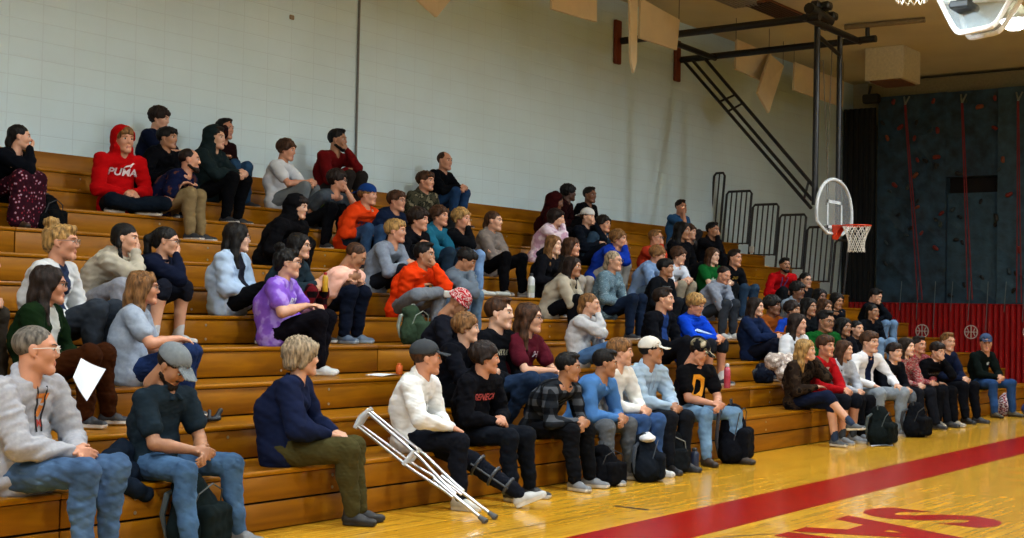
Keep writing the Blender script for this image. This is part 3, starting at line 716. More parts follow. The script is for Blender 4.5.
def glasses_mesh():
    if 'g' in WEAR: return WEAR['g']
    q = MB()
    for x in (-1, 1):
        q.tube([(x*.033+.023*math.cos(a), -.103+.006*abs(math.cos(a)), .003+.017*math.sin(a)) for a in np.linspace(0, 6.283, 17)[:-1]], .0022, 6, closed=True)
        q.tube([(x*.056, -.098, .008), (x*.078, -.06, .008), (x*.083, .01, .004)], .0022, 6)
    q.tube([(-.01, -.105, .006), (0, -.108, .009), (.01, -.105, .006)], .002, 6)
    o = q.build('glasses', [], None); me = o.data; bpy.data.objects.remove(o); me.materials.append(None); WEAR['g'] = me; return me
SHOES = {}
def shoe_mesh(kind, h):
    key = (kind, round(h, 4))
    if key in SHOES: return SHOES[key]
    s = SDF(.02)   # ankle above origin, toe to -y, sole at z=-.085
    s.chain([(0, .035, -.045), (0, -.06, -.052), (0, -.15, -.06)], [.038, .04, .036], k=.02, sq=((0, 0, 1), .8)); s.cone((0, .03, -.04), (0, .015, .0 if kind != 'boot' else .05), .04, .04 if kind != 'boot' else .046)
    s.ell((0, -.04, -.03), (.032, .06, .03)); s.box((0, 0, -.135), (.2, .3, .05), .0, op=-1, k=.004)
    if kind == 'sneaker': s.ell((0, .0, .018), (.024, .028, .03), op=-1, k=.01)
    s.box((0, -.055, -.076), (.018, .098, .004), .019, k=.004); s.box((0, 0, -.135), (.2, .3, .05), .0, op=-1, k=.002)
    P, Q = s.mesh(max(h*.7, .005)); c = P[Q].mean(1); me = np_mesh('shoe_'+kind, P, Q, (c[:, 2] < -.056).astype(int)); me.materials.append(None); me.materials.append(None); SHOES[key] = me; return me
def shared(name, me, mats, parent, mw):
    o = bpy.data.objects.new(name, me); COL.objects.link(o); o.parent = parent; o.matrix_local = mw
    for i, m in enumerate(mats): o.material_slots[i].link = 'OBJECT'; o.material_slots[i].material = m
    return o
# ---------------------------------------------------------------- cloth
CLOTHS = {}
def cloth(col, kind='plain'):
    key = (col, kind)
    if key in CLOTHS: return CLOTHS[key]
    c = lin(col); nm = 'cloth_%s_%s' % (kind, col)
    if kind == 'plain': m = mat(nm, col, rough=.95, spec=.06, nscale=9, namp=.12, bump=.25, bscale=16, dist=.012)
    elif kind == 'denim': m = mat(nm, col, rough=.9, spec=.08, nscale=7, namp=.34, bump=.4, bscale=16, dist=.01)
    elif kind == 'heather': m = mat(nm, col, rough=.95, spec=.06, nscale=45, namp=.1, bump=.35, bscale=16, dist=.012)
    else:
        m, nt, b = nodes(nm); b.inputs['Roughness'].default_value = .95; b.inputs['Specular IOR Level'].default_value = .06; tc = N(nt, 'ShaderNodeTexCoord')
        if kind.startswith('plaid'):
            c2, c3 = [lin(x) for x in kind.split(':')[1:3]]
            sp = N(nt, 'ShaderNodeSeparateXYZ'); nt.links.new(tc.outputs['Object'], sp.inputs[0]); outs = []
            for ax_, f in ((0, 9.), (2, 9.)):
                mm = N(nt, 'ShaderNodeMath', operation='MULTIPLY'); mm.inputs[1].default_value = f
                if ax_ == 0:
                    ad = N(nt, 'ShaderNodeMath', operation='ADD'); nt.links.new(sp.outputs[0], ad.inputs[0]); nt.links.new(sp.outputs[1], ad.inputs[1]); nt.links.new(ad.outputs[0], mm.inputs[0])
                else: nt.links.new(sp.outputs[2], mm.inputs[0])
                fr = N(nt, 'ShaderNodeMath', operation='FRACT'); nt.links.new(mm.outputs[0], fr.inputs[0]); gt = N(nt, 'ShaderNodeMath', operation='GREATER_THAN'); gt.inputs[1].default_value = .5; nt.links.new(fr.outputs[0], gt.inputs[0]); outs.append(gt)
            ad = N(nt, 'ShaderNodeMath', operation='ADD'); nt.links.new(outs[0].outputs[0], ad.inputs[0]); nt.links.new(outs[1].outputs[0], ad.inputs[1])
            mu = N(nt, 'ShaderNodeMath', operation='MULTIPLY'); mu.inputs[1].default_value = .5; nt.links.new(ad.outputs[0], mu.inputs[0])
            r = N(nt, 'ShaderNodeValToRGB'); r.color_ramp.interpolation = 'CONSTANT'; e = r.color_ramp.elements; e[0].color = c; e[1].color = c2; e[1].position = .4; e2 = r.color_ramp.elements.new(.8); e2.color = c3
            nt.links.new(mu.outputs[0], r.inputs[0]); nt.links.new(r.outputs[0], b.inputs['Base Color'])
        else:   # blotches of a second and third colour: camouflage, flowers, tie-dye, knit bands
            k_, c2, c3 = kind.split(':')[:3]; sc_ = dict(camo=14, floral=26, tie=10, knit=30, fuzzy=22)[k_]
            vz = N(nt, 'ShaderNodeTexVoronoi' if k_ == 'floral' else 'ShaderNodeTexNoise'); vz.inputs['Scale'].default_value = sc_
            mp = N(nt, 'ShaderNodeMapping'); mp.inputs['Scale'].default_value = (1, 1, 2.4 if k_ == 'knit' else 1); nt.links.new(tc.outputs['Object'], mp.inputs[0]); nt.links.new(mp.outputs[0], vz.inputs['Vector'])
            r = N(nt, 'ShaderNodeValToRGB'); r.color_ramp.interpolation = 'CONSTANT' if k_ in ('camo', 'knit', 'floral') else 'LINEAR'; e = r.color_ramp.elements
            if k_ == 'floral': e[0].color, e[1].color = lin(c2), lin(c3); e[1].position = .22; e2 = r.color_ramp.elements.new(.34); e2.color = c
            else: e[0].color, e[1].color = c, lin(c2); e[1].position = .5; e2 = r.color_ramp.elements.new(.58); e2.color = lin(c3)
            nt.links.new(vz.outputs[0], r.inputs[0]); nt.links.new(r.outputs[0], b.inputs['Base Color'])
    CLOTHS[key] = m; return m
# ---------------------------------------------------------------- the figure
def ik(a, c, l1, l2, pole):
    a, c, pole = A(a), A(c), unit(pole); d = c-a; L = np.linalg.norm(d); mx_ = (l1+l2)*.995
    if L > mx_: l1, l2 = l1*L/mx_, l2*L/mx_
    if L < abs(l1-l2)+.03: L = abs(l1-l2)+.03; 
    n = unit(d); x = (l1*l1-l2*l2+L*L)/(2*L); hgt = math.sqrt(max(l1*l1-x*x, 1e-6)); p = pole-n*(pole@n); p = unit(p) if np.linalg.norm(p) > 1e-3 else A(0, 0, 1.)
    return a+n*x+p*hgt, a+n*L
def hand(s, wr, d, nrm, thumb, S, curl=.5, h=.01):
    """palm, four fingers and a thumb; d = finger direction, nrm = palm side, thumb = direction the thumb side faces"""
    d = unit(d); nrm = unit(nrm-d*(nrm@d)); t = np.cross(d, nrm); t = t if t@thumb > 0 else -t
    k = .006; pc = wr+d*.045*S
    s.cone(wr, wr+d*.03*S, .024*S, .026*S, k=.01, sq=(nrm, .75))
    for i in range(4):
        o = t*(.030-.0195*i)*S; kb = wr+d*(.082-.004*abs(i-1.3))*S+o
        s.cone(wr+d*.012*S+o*.55, kb, .0145*S, .0125*S, k=.012)
        L = (.068, .076, .071, .055)[i]*S; dd = d; p = kb; r0 = max(.0088*S, h*.62)
        for j, f in enumerate((.45, .32, .25)):
            a = curl*(.75+.12*i)*(.8, 1.1, .8)[j]; dd = unit(dd*math.cos(a)+nrm*math.sin(a)); q = p+dd*L*f
            s.cone(p, q, r0*(1-.08*j), r0*(1-.08*(j+1)), k=k if j else .008); p = q
    b = wr+d*.02*S+t*.024*S; m1 = b+unit(t*.75+d*.7+nrm*.35)*.036*S; m2 = m1+unit(t*.15+d*.85+nrm*.5)*.032*S
    s.cone(b, m1, .0145*S, .011*S, k=.012); s.cone(m1, m2, max(.0105*S, h*.65), max(.009*S, h*.6), k=.006)
def rotm(yaw, pitch, roll):
    return Matrix.Rotation(yaw, 3, 'Z') @ Matrix.Rotation(roll, 3, 'Y') @ Matrix.Rotation(pitch, 3, 'X')
PEOPLE = {}
def person(pid, row, uv, lab, top, bot, hair, hv=80, ab=8, pitch=0, roll=0, sk='fair', arms='clasp', legs='norm', fem=False, off=.16, wide=1., sleeve='long', neck='crew', glasses=None, wear=None, beard=None,
           shoes=('sneaker', '20242a', 'c8c4bc'), shorts=False, text=None, open_=None, lap=None, drop=None, hoodup=False, feetf=None, sit=None, stand=0.):
    random.seed(pid*13+1); pr = np.random.RandomState(pid)
    u, v = uv; a = math.radians(ab); z0 = seatz(row); yh = edgey(row)+off
    S = .95 if not fem else .92; L = .2
    for _ in range(12):
        hc = on(u, v, 1, yh-L*math.cos(a)); h_ = hc.z-z0-.09
        T = .622*S
        if h_ > T: S = min(1.12, h_/.618); T = .622*S
        L = min(.45, math.sqrt(max(T*T-h_*h_, .04**2)))
    hip = Vector((hc.x-L*math.sin(a), yh, z0))
    depth = (hc-CAM).dot(fw); h = min(.0135, max(.0066, 1.15*depth/CF))
    root = empty('person', hip, a); tag(root, lab, 'person', 'spectators on the bleachers'); PEOPLE[pid] = root
    Ri = Matrix.Rotation(-a, 3, 'Z'); loc = lambda w_: A(Ri @ (Vector(w_)-hip))
    Hc = loc(hc)
    rho = math.atan2(hc.y-CAM.y, hc.x-CAM.x); yaw = math.radians(hv)-(math.pi/2-rho)-a; yaw = max(-1.3, min(1.3, yaw))
    HR = rotm(yaw, math.radians(pitch), math.radians(roll)); HRn = np.array(HR)
    face = -HRn[:, 1]; upv = HRn[:, 2]
    sw = (.188 if not fem else .167)*S*(.9+.1*wide)
    P = A(0, 0, .09*S+.01)
    Nk = Hc+A(0, .05, -.152)*S*A(1, 1, 1)+A(math.sin(yaw)*.01, 0, 0)
    nb = Hc-upv*.10*S+HRn[:, 1]*.02*S         # where the neck enters the skull
    d = Nk-P; Ln = np.linalg.norm(d); tl = .495*S; bulge = min(.09, math.sqrt(max(tl*tl-Ln*Ln, 0))*.32)
    back = unit(np.cross(A(1, 0, 0), d)); back = back if back[1] > 0 else -back
    Mid = P+d*.5+back*(bulge+.01); Ch = P+d*.76+back*(bulge*.7)
    fwd = -back
    shc = Nk+(-unit(d))*.038*S+back*.0
    shR, shL = shc+A(-sw, 0, 0)+A(0, .0, -.012), shc+A(sw, 0, 0)+A(0, .0, -.012)
    fz = (RISE if row > 1 else H1) if drop is None else drop
    # legs ------------------------------------------------
    hipL = {-1: P+A(-.088*S*wide, 0, -.005), 1: P+A(.088*S*wide, 0, -.005)}
    kn, an, ft = {}, {}, {}
    thl, shl = .43*S, .41*S
    for sd_ in (-1, 1):
        sp_ = {'norm': .13, 'wide': .22, 'close': .075, 'fig4': .12, 'ext': .12, 'over': .09, 'cross': .1}[legs]+pr.uniform(-.015, .02)
        fy = -(.30 if row > 1 else .42)-pr.uniform(0, .07)-(off-.16)*.8 if feetf is None else -feetf-pr.uniform(0, .04)
        tgt = A(sd_*sp_, fy, -fz+.085); pole = A(sd_*(.25 if legs == 'wide' else .05), -1, 1.)
        fd = A(sd_*.2, -1, 0)
        if legs == 'cross': tgt = A(-sd_*.13, -.27, .085); pole = A(sd_*1.6, -.6, .12); fd = A(-sd_*.9, -.4, 0)
        if legs == 'fig4' and sd_ == -1: tgt = A(.14, -.42, .26); pole = A(-1.2, -.4, .1); fd = A(.9, -.3, .1)
        if legs == 'over' and sd_ == -1: tgt = A(.16, -.62, -fz+.27); pole = A(0, -.3, 1.); fd = A(.35, -1, .1)
        if legs == 'ext' and sd_ == 1: tgt = A(.16, -.80, -fz+.10); pole = A(.1, -.3, 1.); fd = A(.15, -1, .45)
        K, An = ik(hipL[sd_], tgt, thl, shl, pole); kn[sd_], an[sd_], ft[sd_] = K, An, fd
    # arms ------------------------------------------------
    ul, fl = .285*S, .25*S
    mk = (kn[-1]+kn[1])/2
    lapz = kn[-1][2]
    tg = {}
    for f_ in np.linspace(1.04, .5, 12):
        c_ = A(0, P[1]+(mk[1]-P[1])*f_, P[2]+(mk[2]-P[2])*min(f_, 1)+(.075 if f_ > .95 else .10))
        if np.linalg.norm(c_-(shR+shL)/2) < .80*(.535*S): break
    reach = A(0, .0, 0)
    def ch(sd_): return Hc+face*.088*S-upv*.105*S-HRn[:, 0]*(-sd_)*.02
    pl = {-1: A(-1, .5, -.5), 1: A(1, .5, -.5)}
    curl = {-1: .55, 1: .55}; hd = {-1: None, 1: None}; pn = {-1: None, 1: None}
    if arms == 'clasp':
        for q_ in (-1, 1): tg[q_] = c_+A(q_*.03, .02, -.03 if q_ > 0 else 0); hd[q_] = A(-q_*.55, -.7, -.25); pn[q_] = A(-q_*.8, .5, -.3); curl[q_] = .8
    elif arms == 'lap':
        c_ = A(0, Ch[1]*.3-.24*S, .205)
        for q_ in (-1, 1): tg[q_] = c_+A(q_*.055, 0, .015*(q_ > 0)); hd[q_] = A(-q_*.8, -.5, -.15); pn[q_] = A(-q_*.3, .4, -.8)
    elif arms == 'knees':
        for q_ in (-1, 1): tg[q_] = kn[q_]+A(0, .10, .095); hd[q_] = A(-q_*.15, -1, -.35); pn[q_] = A(0, -.1, -1); curl[q_] = .35
    elif arms == 'down':
        for q_ in (-1, 1): tg[q_] = kn[q_]*A(.95, .7, 1)+A(0, 0, .10); hd[q_] = A(-q_*.5, -.9, -.2); pn[q_] = A(0, -.2, -1); curl[q_] = .5
    elif arms in ('chinR', 'chinL', 'foreR'):
        c1 = -1 if arms != 'chinL' else 1; c2 = -c1
        tg[c1] = ch(c1)-face*(-.012); hd[c1] = unit(upv*.6+A(-c1*.55, 0, 0)+face*.1); pn[c1] = -face; curl[c1] = 1.0; pl[c1] = A(c1*.35, -.5, -1)
        if arms == 'foreR': tg[c1] = Hc+face*.07+A(-.085, 0, .0); hd[c1] = A(.3, 0, .9); pn[c1] = A(.9, .3, 0); curl[c1] = .3; pl[c1] = A(-.9, -.5, -.5)
        tg[c2] = A(c1*.02, min(mk[1]*.62, -.2), lapz+.10); hd[c2] = A(c1*.9, -.35, -.1); pn[c2] = A(0, .0, -1); curl[c2] = .4
    elif arms == 'fold':
        zc = max(min(mk[2]+.12, shc[2]-.22), .24); yc = min(Ch[1]-.19*S, mk[1]*.75) if L > .22 else Ch[1]-.2*S
        for q_ in (-1, 1): tg[q_] = A(-q_*.10*S, yc, zc+.02*q_); hd[q_] = A(-q_*.95, .2, .05); pn[q_] = A(0, .8, -.3); pl[q_] = A(q_*1., -.2, -.6); curl[q_] = .3
    elif arms == 'rest':   # one hand forward on the knee, the other in the lap
        tg[-1] = kn[-1]+A(.0, .06, .10); hd[-1] = A(.1, -1, -.5); pn[-1] = A(0, -.1, -1); tg[1] = A(.05, -.25*S, .22); hd[1] = A(-.8, -.5, 0); pn[1] = A(0, 0, -1)
    elif arms == 'up':     # fists together in front of the mouth
        for q_ in (-1, 1): tg[q_] = Hc+A(q_*.03, 0, -.17)+face*.14; hd[q_] = A(-q_*.3, -.3, .9); pn[q_] = A(-q_*.9, .3, 0); curl[q_] = .9; pl[q_] = A(q_*.4, -.3, -1)
    el, wr, hdv = {}, {}, {}
    for q_, sh_ in ((-1, shR), (1, shL)):
        el[q_], wr[q_] = ik(sh_, tg[q_], ul, fl, pl[q_]); fd = unit(wr[q_]-el[q_])
        hdv[q_] = unit(unit(hd[q_])*.75+fd*.5)
    # skin ------------------------------------------------
    B = SDF(.015)
    B.cone(Nk+A(0, 0, -.03), nb, (.054 if not fem else .047)*S, (.054 if not fem else .046)*S, k=.02)
    B.chain([P, Mid, Ch, Nk], [.06, .06, .06, .05]); B.cone(shR*.9+shL*.1, shL*.9+shR*.1, .04)
    B.cone(Nk+A(-.09, 0, -.035), Nk+A(.09, 0, -.035), .05, k=.03)
    bare = sleeve == 'short'
    for q_, sh_ in ((-1, shR), (1, shL)):
        f_ = wide**.5
        B.chain([sh_, sh_*.5+el[q_]*.5, el[q_], el[q_]*.65+wr[q_]*.35, wr[q_]], [.045*f_, .043*f_, .037*f_, .038*f_, .0245] if bare else [.035, .033, .03, .03, .0245], k=.012)
        th = A(-q_, -.3, .6) if arms not in ('chinR', 'chinL', 'up', 'foreR') else A(-q_, .2, .3)
        hand(B, wr[q_], hdv[q_], A(pn[q_]), th, S*(1.0 if not fem else .92), curl[q_], h)
    if shorts:
        for q_ in (-1, 1): B.chain([hipL[q_], kn[q_], kn[q_]*.7+an[q_]*.3+A(0, .015, 0), an[q_]], [.07, .058, .053, .038], k=.015)
    Pb, Qb = B.mesh(h); hP, hQ, hM = head_mesh(fem, .0062 if h < .009 else .009)
    hs = (1.0+pr.uniform(-.03, .03))*S/.95
    sx, sy, sz = [hs*(1+pr.uniform(-.03, .03)) for _ in range(3)]; sx *= (.96+.04*wide)
    HM = Matrix.Translation(Vector(Hc)) @ HR.to_4x4() @ Matrix.Diagonal((sx, sy, sz, 1)); Hn = np.array(HM)
    hw = hP@Hn[:3, :3].T+Hn[:3, 3]
    me = np_mesh('body', np.concatenate([Pb, hw]), np.concatenate([Qb, hQ+len(Pb)]), np.concatenate([np.zeros(len(Qb), int), hM]))
    sm, lm = skin(sk); hstyle, hcol = hair
    linkmesh('body', me, [sm, EYEW, IRIS, hairm(hcol), lm], root, False)
    if hstyle: shared('hair', hair_mesh(hstyle+('_c' if wear else ''), h), [hairm(hcol)], root, HM)
    # upper garment ---------------------------------------
    tk, tc_, tkind = (top+('plain',))[:3]; tm = cloth(tc_, tkind); fat = dict(hoodie=.023, sweater=.017, jacket=.022, tee=.013, shirt=.016, cardigan=.022, polo=.013)[tk]
    C = SDF(.03); w1 = wide
    C.cone(P+A(-.07*w1, .015, -.02), P+A(.07*w1, .015, -.02), .10*S*w1**.6+fat, k=.03)
    C.cone(P+A(-.035, 0, .03)*w1, Mid+A(-.04, 0, 0), .115*S*w1**.8+fat*.6, .115*S*w1**.6+fat, k=.04, sq=(fwd, .84 if w1 < 1.15 else .98)); C.cone(P+A(.035, 0, .03)*w1, Mid+A(.04, 0, 0), .115*S*w1**.8+fat*.6, .115*S*w1**.6+fat, k=.04, sq=(fwd, .84 if w1 < 1.15 else .98))
    C.cone(Mid+A(-.045, 0, 0), Ch+A(-.06, 0, 0), .108*S*w1**.6+fat, .105*S+fat, k=.04, sq=(fwd, .88)); C.cone(Mid+A(.045, 0, 0), Ch+A(.06, 0, 0), .108*S*w1**.6+fat, .105*S+fat, k=.04, sq=(fwd, .88))
    C.cone(shR+A(.03, 0, -.012), shL+A(-.03, 0, -.012), .062*S+fat*.6, k=.05); C.cone(shc+A(-.07, 0, .015), shc+A(.07, 0, .015), .055*S, k=.05)
    if fem:
        for q_ in (-1, 1): C.ell(Ch+fwd*.085*S+A(q_*.07, 0, -.03), A(.06, .055, .06)*S*w1**.5, k=.04)
    if w1 > 1.15: C.ell(P+A(0, -.07, .07), A(.13, .11, .10)*w1, k=.05)
    for q_, sh_ in ((-1, shR), (1, shL)):
        e, wv = el[q_], wr[q_]; f_ = wide**.5
        if sleeve == 'long':
            cu = wv-unit(wv-e)*.012
            C.chain([sh_, sh_*.45+e*.55, e, e*.6+cu*.4, cu], [.060*S*f_+fat*.7, .052*S*f_+fat*.8, .047*S*f_+fat*.8, .044*S*f_+fat*.65, .031*S+fat*.35], k=.016)
            if tk in ('hoodie', 'sweater'): C.cone(cu-unit(wv-e)*.035, cu, .029+fat*.4, .029+fat*.3, k=.004)
        else:
            cu = sh_*.38+e*.62; C.chain([sh_, cu], [.060*S*f_+fat*.7, .058*S*f_+fat], k=.02); C.cone(cu+unit(e-sh_)*.03, e, .02, k=.002, op=-1)
    # neckline
    nu = unit(nb-Nk)
    def ring(c0, r_, t_, n_=14, tilt=.0, arc=(0, 6.283)):
        ax1 = A(1, 0, 0); ax2 = unit(np.cross(nu, ax1)); return [c0+ax1*r_*math.cos(q)+ax2*r_*1.0*math.sin(q)+nu*tilt*math.sin(q) for q in np.linspace(arc[0], arc[1], n_)]
    if tk == 'hoodie':
        if not hoodup:
            pts = ring(Nk+nu*.018, .072*S, 0, 16, tilt=.02); C.chain(pts, [.021*S]*16, k=.014)
            C.chain([Nk+back*.075+A(-.075, 0, .0), Nk+back*.105+A(0, 0, -.03), Nk+back*.075+A(.075, 0, .0)], [.028, .045, .028], k=.03)
        C.cone(P+A(-.09, -.10, .1)*A(w1, 1, 1), P+A(.09, -.10, .1)*A(w1, 1, 1), .02, k=.03)
    elif neck == 'crew': C.chain(ring(Nk+nu*.006, .062*S, 0), [.011]*14, k=.008)
    elif neck == 'collar':
        C.chain(ring(Nk+nu*.02, .066*S, 0, 14, tilt=.012), [.013]*14, k=.008); C.cone(Nk+fwd*.06+nu*.012, Nk+fwd*.09+A(-.035, 0, -.04), .012, k=.008); C.cone(Nk+fwd*.06+nu*.012, Nk+fwd*.09+A(.035, 0, -.04), .012, k=.008)
    if neck == 'v' or neck == 'collar': C.cone(Nk+fwd*.07+nu*.03, Nk+fwd*.118-unit(d)*.05, .03, .006, k=.01, op=-1)
    C.cone(Nk-nu*.01, nb, .052*S, .058*S, k=.006, op=-1)
    fa = {'hoodie': .012, 'sweater': .009, 'jacket': .012, 'tee': .008, 'shirt': .010, 'cardigan': .011, 'polo': .007}[tk]
    C.post.append(lambda X, Y, Z: fa*noise3(X*.8, Y*1.2, Z*1.9, 5.5, pid)+fa*.35*noise3(X*1.2, Y, Z*2.2, 11, pid+9))
    if hoodup:   # the hood itself
        hh_ = lambda x, y, z: Hc+HRn@(A(x, y, z)*hs)
        Rr = [[HRn[i][j] for j in range(3)] for i in range(3)]
        C.ell(hh_(0, .028, .03), A(.103, .122, .115)*hs, R=Rr, k=.03); C.cone(hh_(0, .07, -.05), Nk+back*.06, .085, .1, k=.05); C.cone(hh_(-.06, -.0, -.08), Nk+A(-.06, 0, 0), .04, .06, k=.04); C.cone(hh_(.06, 0., -.08), Nk+A(.06, 0, 0), .04, .06, k=.04)
        C.ell(hh_(0, -.055, -.0), A(.077, .135, .112)*hs, R=Rr, k=.015, op=-1)
    gname = dict(hoodie='hoodie', sweater='sweater', jacket='jacket', tee='t_shirt', shirt='shirt', cardigan='cardigan', polo='polo_shirt')[tk]
    Pc, Qc = C.mesh(h); gm = np_mesh(gname, Pc, Qc)
    mats = [tm]
    if open_:   # a shirt showing between the open fronts
        c = Pc[Qc].mean(1); f3 = fwd; rel = c-Nk; dn = -(rel@unit(d)); fr_ = rel@f3
        mi = ((np.abs(c[:, 0]-0.) < (.02+.09*np.clip(dn, 0, .4)) if open_[1] == 'v' else (np.abs(c[:, 0]) < .055)) & (fr_ > .03) & (dn > -.05) & (dn < .46) & (c[:, 2] > .12) & (np.abs(c[:, 1]-(Nk[1]+(P[1]-Nk[1])*np.clip(dn/.47, 0, 1))) < .24)).astype(np.int32)
        # keep sleeves out: only faces near the torso axis
        gm.polygons.foreach_set('material_index', mi); mats.append(cloth(open_[0]))
    gar = linkmesh(gname, gm, mats, root, False)
    # lower garment ---------------------------------------
    bk_, bc, bkind = (bot+('plain',))[:3]; bm_ = cloth(bc, bkind); D = SDF(.025)
    lo = .012 if bk_ in ('joggers', 'trousers') else .008
    D.cone(P+A(-.05, .02, -.005)*w1, P+A(.05, .02, -.005)*w1, .108*S*w1**.5, k=.03)
    for q_ in (-1, 1):
        H_, K, An = hipL[q_], kn[q_], an[q_]
        D.cone(H_, K, .083*S*wide**.6+lo*.5, .06*S*wide**.3+lo, k=.02)
        if bk_ == 'shorts': D.cone(K, K+(K-H_)*.0+(An-K)*.12, .066, .07, k=.02)
        elif bk_ == 'skirt': pass
        else:
            dn = unit(An-K); e_ = An-dn*.01
            D.chain([K, K*.6+An*.4+A(0, .018, 0), K*.25+An*.75, e_], [.06*S*wide**.3+lo, .055*S*wide**.3+lo, .046+lo, .043+lo*(.9 if bk_ != 'joggers' else .3)], k=.018)
    if bk_ == 'skirt':
        for f in np.linspace(0, 1, 5): D.cone(kn[-1]*(1-f)+an[-1]*f+A(-.03*f, 0, 0), kn[1]*(1-f)+an[1]*f+A(.03*f, 0, 0), .075, k=.06)
    D.post.append(lambda X, Y, Z: .006*noise3(X, Y*1.2, Z*1.8, 6.5, pid+3)+.004*noise3(X, Y, Z*2, 15, pid+4))
    sdf_obj(dict(jeans='jeans', joggers='joggers', trousers='trousers', shorts='shorts', skirt='skirt', leggings='leggings')[bk_], D, h, bm_, root)
    sk_, sc1, sc2 = shoes
    for q_ in (-1, 1):
        fd = unit(ft[q_]); yy = math.atan2(fd[0], -fd[1]); pt = math.asin(max(-1, min(1, fd[2])))
        R_ = Matrix.Rotation(yy, 3, 'Z') @ Matrix.Rotation(-pt, 3, 'X')
        if legs == 'fig4' and q_ == -1: R_ = Matrix.Rotation(yy, 3, 'Z') @ Matrix.Rotation(1.25, 3, 'Y')
        shared('shoe', shoe_mesh(sk_, h), [mat('shoe_upper_'+sc1, sc1, rough=.6, nscale=30), mat('shoe_sole_'+sc2, sc2, rough=.6)], root, Matrix.Translation(Vector(an[q_])) @ (R_.to_4x4()) @ Matrix.Scale(S*(1.0 if not fem else .92), 4))
        if shorts: B2 = SDF(); B2.cone(an[q_]*.8+kn[q_]*.2, an[q_], .041, .043); sdf_obj('sock', B2, h, cloth('b5b8bb' if shorts is True else shorts), root)
    if glasses: shared('glasses', glasses_mesh(), [mat('frame_'+glasses, glasses, rough=.3)], root, HM)
    if wear:
        cm = cloth(wear[1], wear[2] if len(wear) > 2 else 'plain'); shared(wear[0].replace('capback', 'cap'), wear_mesh(wear[0], h), [cm], root, HM @ Matrix.Scale(1.04, 4))
    if beard:
        E_ = SDF(.02); E_.cone((-.05, .0, -.06), (-.018, -.064, -.1), .024, .024); E_.cone((.05, .0, -.06), (.018, -.064, -.1), .024, .024); E_.cone((-.016, -.07, -.104), (.016, -.07, -.104), .024); E_.cone((-.02, -.086, -.046), (.02, -.086, -.046), .008)
        E_.ell((0, -.1, -.062), (.02, .02, .011), op=-1, k=.008)
        E_.post.append(lambda X, Y, Z: .003*noise3(X, Y, Z, 40, 5)); Pq, Qq = E_.mesh(.006); sh_o = linkmesh('beard', np_mesh('beard', Pq, Qq), [hairm(hcol)], root, False); sh_o.matrix_local = HM
    if text:   # lettering laid on the chest
        bv = BVHTree.FromPolygons([Vector(p) for p in Pc], [tuple(int(i) for i in q) for q in Qc])
        for body, size, dn, dx, colr, sx_ in text:
            if callable(body): tv, tf = body(size)
            else:
                tm_ = text_mesh(body, size, size*.03, 0, 2, sx=sx_); tv = [(p.co.x, p.co.y) for p in tm_.vertices]; tf = [tuple(p.vertices) for p in tm_.polygons]
            ud = unit(d); c0 = Nk-ud*dn+A(dx, 0, 0); outv = []
            for x_, y_ in tv:
                o_ = Vector(c0+A(x_, 0, 0)+ud*y_+fwd*.45); hit = bv.ray_cast(o_, Vector(-fwd), .9)
                outv.append((hit[0] if hit[0] else o_-Vector(fwd)*.35)+Vector(fwd)*.005)
            mt = bpy.data.meshes.new('lettering'); mt.from_pydata([tuple(p) for p in outv], [], tf); mt.update()
            linkmesh('lettering' if not callable(body) else 'emblem', mt, [mat('print_'+colr, colr, rough=.7, nscale=40)], gar, False)
    root['_dbg'] = (round(S, 2), round(L, 2)); del root['_dbg']
    if abs(S) > 1.1 or L > .42: print('CHECK', pid, 'S', round(S, 2), 'L', round(L, 2))
    return dict(root=root, wr=wr, kn=kn, an=an, Hc=Hc, HM=HM, P=P, Nk=Nk, fwd=fwd, Ch=Ch, h=h, hdv=hdv, mk=mk, S=S, d=unit(d), shR=shR)
# ---------------------------------------------------------------- emblems
def disc(s): n = 16; return [(s*math.cos(6.283*i/n), s*math.sin(6.283*i/n)) for i in range(n)], [tuple(range(n))]
def star(s): return [((s if i % 2 == 0 else s*.45)*math.cos(1.571+6.283*i/12)*1.3, (s if i % 2 == 0 else s*.45)*math.sin(1.571+6.283*i/12)) for i in range(12)], [tuple(range(12))]
def leap(s):   # small leaping shape with a tail
    p = [(-1.3, -.5), (-.6, .0), (.3, .25), (1.0, .75), (1.4, .6), (.9, .3), (.6, -.2), (.35, -.5), (.2, -.15), (-.5, -.3)]
    return [(x*s, y*s) for x, y in p], [(0, 1, 9), (1, 2, 8, 9), (2, 3, 5), (3, 4, 5), (2, 5, 6, 8), (6, 7, 8)]
def plate(s): return [(-s, -s*.6), (s, -s*.6), (s, s*.6), (-s, s*.6)], [(0, 1, 2, 3)]
BLKS = ('sneaker', '101114', '2a2b2d'); WHT = ('sneaker', 'b4b6b4', 'c8c8c4'); GRYS = ('sneaker', '6a6e72', 'b8b8b4'); DKW = ('sneaker', '15171b', 'b4b4b0'); BRNB = ('boot', '2e2318', '1a1510')
R = {}
def pp(pid, *a, **k):
    u = a[1][0]
    if pid not in (22, 23, 24, 36, 2): k['ab'] = k.get('ab', 8)+max(0, 22*(1-max(u, 0)/420))-(min(24, 24*(u-600)/250) if u > 600 and pid != 97 else 0)
    if a[0] == 1: k['off'] = k.get('off', .16)-.04
    R[pid] = person(pid, *a, **k)
